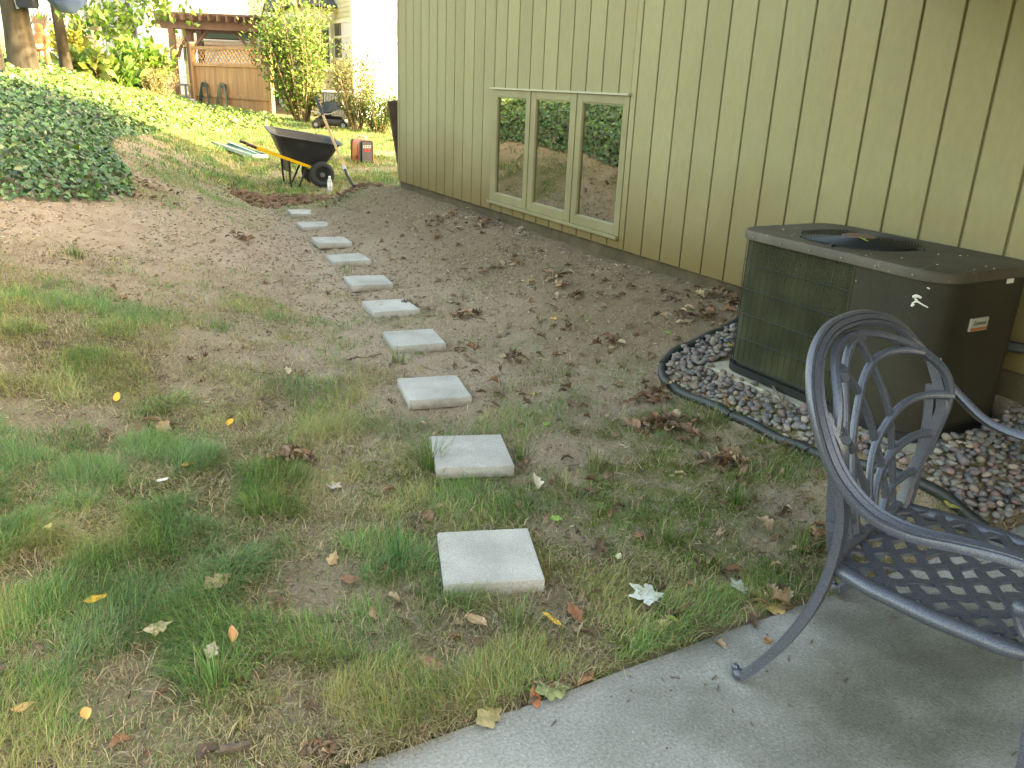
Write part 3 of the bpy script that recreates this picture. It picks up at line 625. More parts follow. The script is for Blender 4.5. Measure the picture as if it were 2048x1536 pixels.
# ================================================================== GARDEN CHAIR
def chair():
    O = np.array([1.693, 1.306, 0.]); AX = np.array([.958, .285, 0.]); AY = np.array([.285, -.958, 0.]); AZ = np.array([0, 0, 1.])
    def Wd(p): p = np.asarray(p, float); return O+p[..., :1]*AX+p[..., 1:2]*AY+p[..., 2:3]*AZ
    def Wn(p): p = np.asarray(p, float); return p[..., :1]*AX+p[..., 1:2]*AY+p[..., 2:3]*AZ
    AL = mat('cast_aluminium', (.028, .031, .040), (.145, .160, .196), rough=.36, metal=.4, scale=520, detail=3, bump=.03, bscale=500, edge=(.3, .75))
    t = thing('garden_chair', 'blue grey cast metal garden armchair with lattice back standing on the patio', 'chair', O)
    # one band sweeps round the back and runs on into both arms
    half = np.array([(0, .0, .925), (.11, .006, .917), (.205, .030, .884), (.266, .070, .822), (.297, .122, .748), (.312, .180, .684), (.317, .255, .635), (.322, .34, .622), (.318, .43, .632), (.309, .52, .636), (.300, .60, .622), (.294, .642, .588), (.291, .652, .55)])
    lift = np.interp(half[:, 1], [0, .12, .2, .3, .6], [0, .018, .028, .026, .02])
    left = half.copy(); left[:, 0] *= -1; left[:, 2] -= lift; right = half.copy(); right[:, 2] += lift; left[:, 1] -= .035*np.abs(left[:, 0])*(1-sst((left[:, 1]-.2)/.3)); right[:, 1] += .09*right[:, 0]*(1-sst((right[:, 1]-.2)/.3))
    pts = np.vstack([left[::-1], right[1:]]); sp = spline(pts, 6)
    s = np.abs(np.linspace(-1, 1, len(sp)))[:, None]
    Nn = np.concatenate([np.sign(sp[:, :1])*.5*sst(s*2.2)*(1-sst((s-.45)*3)), .75*(1-sst((s-.1)*2.0)), .55+.45*sst(s*1.6)], 1)
    prof = [(-.0215, -.007), (-.0215, .003), (-.017, .0095), (-.0095, .0085), (-.008, .0055), (-.0065, .0105), (.0065, .0105), (.008, .0055), (.0095, .0085), (.017, .0095), (.0215, .003), (.0215, -.007), (.012, -.0115), (-.012, -.0115)]
    MB().sweep(Wd(sp), prof, Wn(unit(Nn))).build('arm_and_back_rail', AL, t, smooth=True)
    def yb(x, z): return .150-.285*(z-.40)*(1-1.05*(abs(x)/.25)**2)+.006+.11*x*min(1, max(0, (z-.42)/.25))
    # back posts, inner arch
    flute = [(-.015, -.015), (-.015, .010), (-.009, .015), (-.005, .010), (0, .015), (.005, .010), (.009, .015), (.015, .010), (.015, -.015)]
    for q in (-1, 1):
        P = spline([(q*.205, yb(q*.205, .395), .395), (q*.230, yb(q*.230, .5), .5), (q*.249, yb(q*.249, .62), .62), (q*.257, yb(q*.25, .70), .70), (q*.266, .112+.026*q, .785+.02*q)], 5)
        MB().sweep(Wd(P), flute, Wn(np.array([0, 1., .15]))).build('back_post', AL, t, smooth=True)
    A = []
    for a in np.linspace(0, math.pi, 33):
        x = .256*math.cos(a); z = .69+.205*math.sin(a)**.8; A.append((x, yb(x, z)+.006-.024*sst(-x/.2), z))
    A = [(.255, yb(.25, .55)+.006, .55), (.257, yb(.25, .63)+.006, .63)]+A+[(-.254, yb(-.25, .65)-.012, .65)]
    MB().sweep(Wd(np.array(A)), [(-.009, -.009), (-.010, .003), (-.005, .010), (.005, .010), (.010, .003), (.009, -.009)], Wn(np.array([0, 1., .1]))).build('back_arch', AL, t, smooth=True)
    def zin(x): return .69+.19*max(0, 1-(x/.219)**2)**.45
    lat = [(-.0085, -.008), (-.010, .001), (-.007, .0085), (-.002, .0105), (.002, .0105), (.007, .0085), (.010, .001), (.0085, -.008)]
    for q in (-1, 1):
        for k, (xs, zs, a, b) in enumerate(((.012, .885, .150, .50), (.150, .845, .245, .46), (.238, .725, .265, .42), (.232, .615, .26, .38), (.220, .505, .22, .26))):
            P = []
            for th in np.linspace(-.15, math.pi/2*1.02, 28):
                x = xs-a*math.sin(th); z = zs-b*(1-math.cos(th))
                if z < .405 or abs(x) > .262: continue
                P.append((q*x, yb(q*x, z)+.003*(q > 0)+.0025*math.sin(th*9+k*1.6), z))
            if len(P) > 4:
                P = np.array(P); w_ = np.interp(np.linspace(0, 1, len(P)), [0, .15, 1], [1.3, 1.0, .85])
                MB().sweep(Wd(P), lat, Wn(np.array([0, 1., .25])), scale=w_).build('back_lattice_strip', AL, t, smooth=True)
    # seat frame and woven seat
    def half_w(y): return np.interp(y, [.15, .25, .40, .55, .62], [.215, .246, .258, .25, .20])
    zsf = lambda x, y: .398-.012*math.cos(min(1, abs(x)/.27)*math.pi/2)*math.sin(np.clip((y-.15)/.47, 0, 1)*math.pi)
    rim = [(-half_w(y), y, .392) for y in np.linspace(.15, .60, 14)]+[(x, .618+.012*math.cos(x/.2*math.pi/2), .386) for x in np.linspace(-.17, .17, 9)]+[(half_w(y), y, .392) for y in np.linspace(.60, .15, 14)]
    rs = spline(rim, 2); up = np.zeros_like(rs); up[:, 2] = 1
    MB().sweep(Wd(rs), [(.021*math.cos(a), .0185*math.sin(a)-.004) for a in np.linspace(0, 2*math.pi, 12, endpoint=False)], Wn(up)).build('seat_rim', AL, t, smooth=True)
    MB().sweep(Wd(np.array([(-.215, .152, .405), (0, .150, .405), (.215, .152, .405)])), [(-.012, -.01), (-.012, .006), (-.006, .011), (.006, .011), (.012, .006), (.012, -.01)], Wn(np.array([0, 0, 1.]))).build('seat_rear_rail', AL, t, smooth=True)
    strip = [(-.0125, -.003), (-.0115, .003), (-.004, .004), (.004, .004), (.0115, .003), (.0125, -.003)]
    for q in (-1, 1):
        for c in np.arange(-.75, .80, .118):
            P = []
            for u in np.linspace(-.5, .5, 60):
                x = q*u*.80+.03*q*math.sin((u)*2.2); y = .385+u*.72+c*.70
                if .152 < y < .612 and abs(x) < half_w(y)-.004: P.append((x, y, zsf(x, y)+.0035*q*math.sin((u*.8*2+c)*58)))
            if len(P) > 3: MB().sweep(Wd(np.array(P)), strip, Wn(np.array([0, 0, 1.]))).build('seat_lattice_strip', AL, t, smooth=True)
    legp = [(-.0145, -.012), (-.0145, .008), (-.007, .013), (0, .0105), (.007, .013), (.0145, .008), (.0145, -.012)]
    for q in (-1, 1):
        zz = .02*q
        P = spline([(q*.262, .122+.024*q, .72+zz), (q*.250, .150+.012*q, .63), (q*.243, .163, .52), (q*.241, .160, .40), (q*.247, .138, .28), (q*.262, .094, .16), (q*.280, .040, .06), (q*.291, .008, .016)], 6)
        lg = MB().sweep(Wd(P), legp, Wn(np.array([0, -1., .3]))).build('leg', AL, t, smooth=True)
        e = Wd(np.array([[q*.293, -.002, .018]]))[0]; mbf = MB(); mbf.ball(e, .0165, 12, 8); mbf.ball(e+AY*-.010+AZ*.016, .0105, 10, 6); mbf.build('foot_scroll', AL, lg, smooth=True)
        P = spline([(q*.236, .585, .382), (q*.250, .612, .30), (q*.262, .628, .20), (q*.276, .640, .10), (q*.290, .655, .012)], 6)
        lg = MB().sweep(Wd(P), [(a*1.15, b*1.15) for a, b in legp], Wn(np.array([0, 1., .3]))).build('leg', AL, t, smooth=True)
        e = Wd(np.array([[q*.292, .662, .016]]))[0]; MB().ball(e, .0165, 12, 8).build('foot_scroll', AL, lg, smooth=True)
        P = spline([(q*.292, .650, .56+zz), (q*.300, .664, .50), (q*.285, .645, .44), (q*.262, .605, .425), (q*.252, .565, .445), (q*.252, .546, .480)], 6)
        ar = MB().sweep(Wd(P), legp, Wn(np.array([q*1., 0, .1]))).build('arm_support', AL, t, smooth=True)
        mbf = MB(); mbf.ball(Wd(np.array([[q*.252, .545, .488]]))[0], .019, 12, 8); mbf.build('scroll_knob', AL, ar, smooth=True)
chair()

# ================================================================== TOOLS AT THE END OF THE PATH
ER = np.array([.876, -.481, 0.]); ER /= np.linalg.norm(ER); EF = np.array([-ER[1], ER[0], 0.]); EZ = np.array([0, 0, 1.])
YEL = mat('yellow_paint', (.62, .36, .012), (.68, .40, .02), rough=.35, scale=6)
BLK = mat('black_steel', (.012, .012, .013), rough=.4); TYRE = mat('tyre_rubber', (.016, .016, .017), (.03, .03, .03), rough=.8, scale=30, bump=.2)
def wheelbarrow():
    d = unit(.9*ER+.44*EF); a = unit(.9*EF-.44*ER); b = G(645, 376)+a*.24; zg = lambda p: float(gh(p[0], p[1]))
    def Q(u, v, z): p = b+d*u+a*v; p = np.array([p[0], p[1], 0]); p[2] = z+zg(b); return p
    t = thing('wheelbarrow', 'black wheelbarrow with yellow handles standing on the lawn past the path', 'wheelbarrow', [b[0], b[1], zg(b)])
    PLAS = mat('black_poly_tray', (.02, .021, .024), (.075, .066, .054), rough=.45, scale=5, detail=9, bump=.08, edge=(.5, .85))
    def loop(u0, u1, w0, w1, za, zb_, R):
        o = []
        for u, v in rrect(u0, u1, -1, 1, R, 5):
            k = (u-u0)/(u1-u0); o.append(Q(u, v*(w0+(w1-w0)*k)/1.0, za+(zb_-za)*k))
        return o
    def lp(u0, u1, w, za, zb_, R): return [Q(u, v, za+(zb_-za)*(u-u0)/(u1-u0)+.12*v) for u, v in rrect(u0, u1, -w, w, R, 5)]
    tr = MB().loft([lp(-.46, .02, .17, .36, .24, .08), lp(-.53, .10, .215, .50, .33, .10), lp(-.61, .27, .30, .715, .575, .13), lp(-.615, .275, .305, .73, .59, .13), lp(-.655, .315, .335, .735, .595, .14), lp(-.655, .315, .335, .722, .582, .14), lp(-.60, .26, .29, .718, .578, .12), lp(-.52, .09, .205, .51, .34, .09), lp(-.45, .01, .16, .375, .255, .07)])
    tr.build('tray', PLAS, t, smooth=True)
    for q in (-1, 1):
        v0, v1 = q*.29, q*.17
        MB().bar(Q(-.86, v0*1.02, .522), Q(-.03, v1, .225), .032, .04).build('handle_rail', YEL, t, bevel=.004)
        MB().tube([Q(-.97, v0*1.03, .565), Q(-.93, v0*1.03, .552), Q(-.85, v0*1.02, .520)], .02, 10).build('hand_grip', mat('grip_brown', (.035, .018, .014), rough=.6), t, smooth=True)
        lg = MB(); lg.sweep(spline([Q(-.44, q*.24, .36), Q(-.42, q*.235, .03), Q(-.36, q*.23, .012), Q(-.31, q*.23, .03), Q(-.20, q*.21, .27)], 4), [(-.012, -.008), (.012, -.008), (.012, .008), (-.012, .008)], a); lg.build('leg', BLK, t)
        c = Q(0, q*.24, .172); wh = ring(c, a, .128, .046, flat=.95, seg=32, ps=10).build('wheel', TYRE, t, smooth=True)
        disc(c, a, .088, .022).build('rim', mat('black_rim', (.02, .02, .022), rough=.3, metal=.3), wh); disc(c, a, .03, .05).build('hub', mat('hub_grey', (.2, .2, .2), rough=.35, metal=.6), wh)
    MB().tube([Q(0, -.24, .172), Q(0, .24, .172)], .011, 8).build('axle', BLK, t)
    MB().obox((Q(-.42, 0, .27)), a, unit(Q(-.42, 0, .35)-Q(-.42, 0, .19)), d, .235, .075, .006).build('leg_brace_plate', BLK, t)
    MB().bar(Q(-.12, -.185, .235), Q(-.12, .185, .235), .03, .03).build('cross_bar', BLK, t)
    return Q
BQ = wheelbarrow()
def shovel():
    b = G(709, 386); b[2] = float(gh(b[0], b[1]))
    best = None
    for dep in np.linspace(8, 13, 600):
        p = atd(632, 196, dep)
        if best is None or abs(np.linalg.norm(p-b)-1.43) < best[0]: best = (abs(np.linalg.norm(p-b)-1.43), p) if p[1] > b[1]-.2 else best
    e = best[1] if best else b+np.array([-.5, .5, 1.2]); ax = unit(e-b)
    t = thing('shovel', 'long wooden handled shovel propped up against the wheelbarrow', 'shovel', b)
    P = lambda s: b+ax*s
    MB().tube([P(.36), P(1.16)], .0155, 10).build('shaft', mat('ash_wood', (.42, .23, .075), (.50, .30, .11), rough=.5, scale=14, stretch=(1, 1, .2)), t, smooth=True)
    MB().tube([P(1.155), P(1.43)], .019, 10, scale=[1, 1.06]).build('grip', mat('grip_black', (.012, .012, .013), rough=.6), t, smooth=True)
    MB().tube([P(.34), P(.40)], .019, 10).build('ferrule', mat('steel_collar', (.35, .35, .36), rough=.3, metal=.8), t, smooth=True)
    MB().tube(spline([P(.35), P(.26), P(.17)+ER*.012, P(.10)+ER*.025], 4), .018, 8).build('socket', BLK, t, smooth=True)
    n = unit(np.cross(ax, ER)); sx = unit(np.cross(n, ax)); V = []; rows = 9
    for i in range(rows):
        s_ = i/(rows-1); w_ = .085*min(1, (1-s_)*2.3)**.6
        for j in range(7):
            k = (j/3-1); V.append(P(.10-.25*s_)-EZ*.05+ER*.03+sx*w_*k+n*(.028*k*k-.02*math.sin(s_*3)))
    m_ = MB().add(V, [(i*7+j, i*7+j+1, (i+1)*7+j+1, (i+1)*7+j) for i in range(rows-1) for j in range(6)]).build('blade', BLK, t, smooth=True)
    sm = m_.modifiers.new('thick', 'SOLIDIFY'); sm.thickness = .003
shovel()
b = G(660, 384); z0 = float(gh(b[0], b[1]))
bt = thing('water_bottle', 'clear plastic water bottle standing in the grass beside the wheelbarrow wheel', 'bottle', [b[0], b[1], z0])
def lathe(c, prof, seg=16): return [[(c[0]+r*math.cos(a), c[1]+r*math.sin(a), c[2]+z) for a in np.linspace(0, 2*math.pi, seg, endpoint=False)] for r, z in prof]
c = (b[0], b[1], z0)
BOT = mat('clear_plastic', (.72, .75, .74), rough=.12); BOT.node_tree.nodes[BOT['p']].inputs['Transmission Weight'].default_value = .45
MB().loft(lathe(c, [(.028, 0), (.032, .008), (.032, .05), (.029, .056), (.032, .062), (.032, .135), (.024, .165), (.013, .182), (.013, .192)])).build('body', BOT, bt, smooth=True)
MB().loft(lathe(c, [(.0325, .07), (.0328, .071), (.0328, .125), (.0325, .126)])).build('paper_label', mat('label_white', (.7, .71, .7), rough=.5), bt, smooth=True)
MB().loft(lathe(c, [(.0155, .188), (.0155, .203), (.012, .206)])).build('cap', mat('cap_white', (.75, .76, .76), rough=.4), bt, smooth=True)
def generator():
    b = G(722, 327); z = float(gh(b[0], b[1])); e1 = unit(.84*ER+.54*EF); e2 = unit(.84*EF-.54*ER); W, L, H = .26, .44, .40
    o = np.array([b[0], b[1], z]); t = thing('generator', 'orange and black portable generator sitting on the sunny lawn', 'generator', o)
    P = lambda u, v, h: o+e1*u+e2*v+EZ*h
    OR = mat('orange_plastic', (.50, .085, .02), (.56, .11, .03), rough=.4, scale=4); DG = mat('dark_plastic', (.02, .021, .023), rough=.5)
    MB().loft([[P(u, v, h) for u, v in rrect(x0, x1, y0, y1, .04, 3)] for x0, x1, y0, y1, h in ((.0, W, .03, L-.03, .02), (.0, W, .02, L-.02, .10), (.005, W-.005, .025, L-.02, .33), (.03, W-.03, .06, L-.06, .375))]).build('body', OR, t, smooth=True)
    for v in (.03, L-.03):
        MB().loft([[P(u, v+s_*.022, h) for u, h in rrect(-.004, W-.03, .0, .375, .05, 4)] for s_ in (-1, 1)]).build('end_cover', DG, t, smooth=True)
    f = -.008
    MB().obox(P(W/2-.02, f, .19), e1, EZ, e2, .085, .165, .004).build('front_panel', mat('panel_grey', (.06, .065, .075), rough=.45), t)
    pn = MB().obox(P(W/2-.02, f-.004, .275), e1, EZ, e2, .07, .022, .003).build('outlet_strip', mat('outlet_grey', (.42, .43, .45), rough=.5), t)
    for k in (-.045, -.012, .022, .05): MB().obox(P(W/2-.02+k, f-.008, .275), e1, EZ, e2, .009, .011, .002).build('outlet', DG, pn)
    MB().obox(P(W/2-.02, f-.004, .215), e1, EZ, e2, .045, .018, .003).build('maker_label', mat('label_red', (.52, .02, .025), rough=.4), t)
    MB().obox(P(W+.004, L*.5, .2), e2, EZ, e1, .13, .13, .004).build('side_grille', OR, t)
    hd = MB(); hd.sweep(spline([P(W/2, .05, .36), P(W/2, .07, .415), P(W/2, L/2, .425), P(W/2, L-.07, .415), P(W/2, L-.05, .36)], 5), [(-.025, -.012), (.025, -.012), (.025, .012), (-.025, .012)], EZ); hd.build('carry_handle', mat('handle_orange', (.62, .30, .22), rough=.5), t, smooth=True)
    sv = MB(); sv.add([P(-.008, .11, .31), P(-.008, .13, .31), P(-.008, .13, .12), P(-.008, .21, .12), P(-.008, .21, .06), P(-.008, .10, .06)], [(0, 1, 2, 3, 4, 5)]); sv.build('side_vent', DG, t)
    for u in (.03, W-.03):
        for v in (.05, L-.05): MB().obox(P(u, v, .012), e1, e2, EZ, .018, .018, .013).build('rubber_foot', DG, t)
generator()
def channel():
    a, b = G(441, 292), G(521, 320); a[2] = float(gh(a[0], a[1]))+.03; b[2] = float(gh(b[0], b[1]))+.03
    d = unit(b-a); n = unit(np.cross(d, EZ)); TEAL = mat('teal_metal', (.045, .12, .105), (.07, .16, .14), rough=.45, scale=8); PALE = mat('pale_teal_edge', (.36, .45, .42), rough=.5)
    t = thing('metal_channel', 'long teal metal channel lying on the grass left of the wheelbarrow', 'channel', (a+b)/2)
    MB().sweep([a, (a+b)/2+EZ*.004, b], [(-.14, 0), (.14, 0), (.14, .008), (-.14, .008)], EZ).build('channel_floor', TEAL, t)
    for q in (-1, 1):
        MB().sweep([a+n*.14*q, b+n*.14*q], [(-.008, 0), (.008, 0), (.008, .055), (-.008, .055)], EZ).build('side_flange', TEAL if q < 0 else PALE, t)
    MB().sweep([b-n*.14+EZ*.0, b+n*.14+EZ*.0], [(-.008, 0), (.008, 0), (.008, .06), (-.008, .06)], EZ).build('end_cap', PALE, t)
    MB().sweep([a-n*.12+EZ*.045, b-n*.02+EZ*.045], [(-.01, 0), (.01, 0), (.01, .012), (-.01, .012)], EZ).build('brace_rod', PALE, t)
channel()

# ================================================================== BEYOND THE LAWN
def zg(p): return float(gh(p[0], p[1]))
def base(px, dep, py=200):
    p = atd(px, py, dep); p[2] = zg(p); return p
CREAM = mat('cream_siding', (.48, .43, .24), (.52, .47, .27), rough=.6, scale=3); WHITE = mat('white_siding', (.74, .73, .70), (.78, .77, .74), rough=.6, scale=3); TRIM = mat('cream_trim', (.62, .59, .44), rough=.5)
PANE = mat('neighbour_pane', (.03, .035, .035), rough=.06, spec=.8); CURT = mat('curtain', (.5, .49, .46), rough=.8)
def lap(mb, a, b, z0, z1, n, h=.115, th=.012):            # one clapboard course after the other
    out = []
    for k in range(int((z1-z0)/h)):
        z = z0+k*h; a_ = np.array(a); b_ = np.array(b); nn = np.array(n)
        V = [(*(a_+nn*th)[:2], z), (*(b_+nn*th)[:2], z), (*(b_+nn*.001)[:2], z+h), (*(a_+nn*.001)[:2], z+h), (*a_[:2], z), (*b_[:2], z)]
        mb.add(V, [(0, 1, 2, 3), (4, 5, 1, 0)])
    return mb
def neighbour():
    c = base(709, 23.5); xc, yc = c[0], c[1]; z0 = c[2]-.1
    hx = lambda px, py: (lambda d: CAM+d*(xc-CAM[0])/d[0])(ray(px, py)); hy = lambda px, py: (lambda d: CAM+d*(yc-CAM[1])/d[1])(ray(px, py))
    t = thing('neighbour_house', 'cream clapboard house with a white front beyond the lawn', 'house', (xc, yc, z0))
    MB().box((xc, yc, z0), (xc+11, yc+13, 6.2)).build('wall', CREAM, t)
    for k in range(0, 1): pass
    zc_ = np.arange(z0+.1, 6.1, .125)
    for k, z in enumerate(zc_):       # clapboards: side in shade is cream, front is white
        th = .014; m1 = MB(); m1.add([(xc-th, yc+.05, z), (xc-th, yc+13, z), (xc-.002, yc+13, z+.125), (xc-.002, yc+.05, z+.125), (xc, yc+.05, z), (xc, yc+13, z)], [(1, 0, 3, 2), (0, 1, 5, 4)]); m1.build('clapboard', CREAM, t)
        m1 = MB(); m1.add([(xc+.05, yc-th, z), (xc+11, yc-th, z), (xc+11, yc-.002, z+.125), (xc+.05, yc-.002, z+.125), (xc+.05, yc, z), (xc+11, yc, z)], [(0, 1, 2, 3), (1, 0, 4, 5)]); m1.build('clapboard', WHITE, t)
    MB().box((xc-.03, yc-.03, z0), (xc+.10, yc+.12, 6.2)).build('corner_trim', TRIM, t)
    MB().add([(xc-.6, yc-.6, 6.2), (xc+11.6, yc-.6, 6.2), (xc+11.6, yc+13.6, 6.2), (xc-.6, yc+13.6, 6.2), (xc+5.5, yc+3, 8.6), (xc+5.5, yc+10, 8.6)], [(0, 1, 4), (1, 2, 5, 4), (2, 3, 5), (3, 0, 4, 5), (3, 2, 1, 0)]).build('roof', ROOF, t)
    # four light window on the shaded side
    a, b = hx(704, 36), hx(671, 118); y0, y1 = min(a[1], b[1]), max(a[1], b[1]); zt, zb = a[2], hx(704, 122)[2]
    fr = MB(); fr.box((xc-.05, y0, zb), (xc-.004, y0+.08, zt)); fr.box((xc-.05, y1-.08, zb), (xc-.004, y1, zt)); fr.box((xc-.05, y0+.08, zt-.09), (xc-.004, y1-.08, zt)); fr.box((xc-.06, y0+.08, zb), (xc-.004, y1-.08, zb+.09)); ym, zm = (y0+y1)/2, (zt+zb)/2+.1
    fr.box((xc-.048, ym-.03, zb+.09), (xc-.004, ym+.03, zt-.09)); w1 = fr.build('window', TRIM, t)
    MB().box((xc-.047, y0+.08, zm-.03), (xc-.005, ym-.03, zm+.03)).build('glazing_bar', TRIM, w1); MB().box((xc-.047, ym+.03, zm-.03), (xc-.005, y1-.08, zm+.03)).build('glazing_bar', TRIM, w1)
    MB().box((xc-.03, y0+.08, zb+.09), (xc-.016, ym-.03, zt-.09)).build('pane', CURT, w1); MB().box((xc-.03, ym+.03, zb+.09), (xc-.016, y1-.08, zt-.09)).build('pane', PANE, w1)
    # wide window on the white front
    a, b = hy(741, 38), hy(741, 116); x0 = a[0]; zt, zb = a[2], b[2]; x1 = x0+2.0; zm = (zt+zb)/2
    WF = mat('window_white', (.8, .8, .79), rough=.4); fr = MB()
    for z_ in (zb-.08, zm-.05, zt-.02): fr.box((x0-.1, yc-.06, z_), (x1+.1, yc-.004, z_+.10))
    for x_ in (x0-.1, x1): fr.box((x_, yc-.058, zb+.02), (x_+.1, yc-.004, zt-.02))
    w2 = fr.build('window', WF, t)
    for q, w_ in ((zb+.02, zm-.05), (zm+.05, zt-.02)): MB().box((x0, yc-.03, q), (x1, yc-.016, w_)).build('pane', mat('blind_grey', (.30, .30, .31), rough=.3), w2)
    # small gabled bay on the shaded side, dark shingle roof
    ya, yb_ = hx(672, 100)[1], hx(612, 100)[1]; px_ = xc-.9; zr = hx(600, 30)[2]
    MB().box((px_, ya, z0), (xc+.05, yb_, zr)).build('bay_wall', CREAM, t)
    ym = (ya+yb_)/2; rz = zr+1.25; g = MB().add([(px_-.35, ya-.35, zr), (px_-.35, yb_+.35, zr), (px_-.35, ym, rz), (xc+.02, ya-.35, zr), (xc+.02, yb_+.35, zr), (xc+.02, ym, rz)], [(0, 2, 1), (3, 4, 5), (0, 3, 5, 2), (1, 2, 5, 4), (0, 1, 4, 3)]).build('bay_roof', ROOF, t)
    for s_, e_ in (((px_-.37, ya-.38, zr), (px_-.37, ym, rz+.03)), ((px_-.37, yb_+.38, zr), (px_-.37, ym, rz+.03))): MB().bar(s_, e_, .05, .12).build('verge_board', TRIM, t)
    MB().box((px_-.02, ya-.03, zr-.28), (xc, yb_+.03, zr-.02)).build('frieze', TRIM, t)
    zq = hx(600, 105)[2]
    for q in (ya+.25, (ya+yb_)/2+.1):
        f_ = MB().box((px_-.05, q, zq-.6), (px_-.004, q+.95, zr-.45)).build('window', TRIM, t); MB().box((px_-.06, q+.09, zq-.5), (px_-.051, q+.86, zr-.55)).build('pane', PANE, f_)
    f_ = MB().box((px_+.15, ya-.05, zq-.6), (px_+.75, ya-.002, zr-.45)).build('window', TRIM, t); MB().box((px_+.22, ya-.06, zq-.5), (px_+.68, ya-.051, zr-.55)).build('pane', PANE, f_)
    return xc, yc
NXC, NYC = neighbour()

# fence panel with lattice top, two garden hoses on it
CEDAR = mat('cedar', (.36, .165, .06), (.46, .235, .095), rough=.75, scale=5, stretch=(1, 1, .25), vary=.12, bump=.1)
def fence():
    A, B = base(395, 25.2, 208), base(548, 22.8, 230); zb = min(zg(A), zg(B))-.05; d = unit((B-A)*[1, 1, 0]); L = np.linalg.norm((B-A)[:2]); n = np.array([d[1], -d[0], 0.])
    if n@(CAM-A) < 0: n = -n
    P = lambda s, z, o=0.: np.array([*(A+d*s)[:2], zb+z])+n*o
    t = thing('fence_panel', 'orange brown cedar privacy fence panel with a lattice top', 'fence', P(L/2, 0))
    nb = int(L/.155)
    for k in range(nb): MB().obox(P((k+.5)*L/nb, .68), d, n, EZ, L/nb/2-.003, .009, .68).build('fence_board', CEDAR, t)
    for s in (0, L):
        pp = MB().obox(P(s, .98, .03), d, n, EZ, .05, .05, .98).build('post', CEDAR, t); MB().obox(P(s, 1.985, .03), d, n, EZ, .06, .06, .022).build('post_cap', mat('cap_grey', (.35, .36, .34), rough=.4), pp)
    for z in (.52, 1.38, 1.84): MB().obox(P(L/2, z, .03), d, n, EZ, L/2-.05, .02, .045).build('rail', CEDAR, t)
    for q in (-1, 1):
        for s in np.arange(-.4, L+.4, .19):
            s0, s1 = (s, s+.4*q); z0, z1 = 1.42, 1.80
            if s0 < .05 or s0 > L-.05 or s1 < .05 or s1 > L-.05: continue
            MB().bar(P(s0, z0, .004*q), P(s1, z1, .004*q), .036, .006, up=n).build('lattice_strip', CEDAR, t)
    HOSE = mat('hose_green', (.03, .05, .03), rough=.5); HT = mat('hose_tan', (.25, .24, .14), rough=.5)
    for s0, m_, lab in ((.62, HOSE, 'dark green garden hose looped over the left of the cedar fence'), (1.62, HT, 'tan and green garden hose coiled on the cedar fence beside the bush')):
        h = thing('garden_hose', lab, 'hose', P(s0, .6, .08), 'garden hoses hung on the fence')
        for k in range(4):
            w_ = .19+.035*k; z1 = .84+.012*k; MB().tube(spline([P(s0-w_*1.2, .02+.03*k, .07+.012*k), P(s0-w_, .35, .08+.012*k), P(s0-w_*.5, z1-.05, .09), P(s0, z1, .09), P(s0+w_*.5, z1-.06, .09), P(s0+w_, .32, .08+.012*k), P(s0+w_*1.25, .03+.02*k, .07+.012*k)], 4), .014, 6).build('hose_loop', m_ if k % 2 == 0 else HOSE, h, smooth=True)
        MB().obox(P(s0, .80, .05), d, n, EZ, .06, .04, .05).build('hose_hook', BLK, h)
fence()
BROWN = mat('pergola_stain', (.105, .055, .036), (.15, .085, .055), rough=.7, scale=6, stretch=(1, 1, .3), vary=.06)
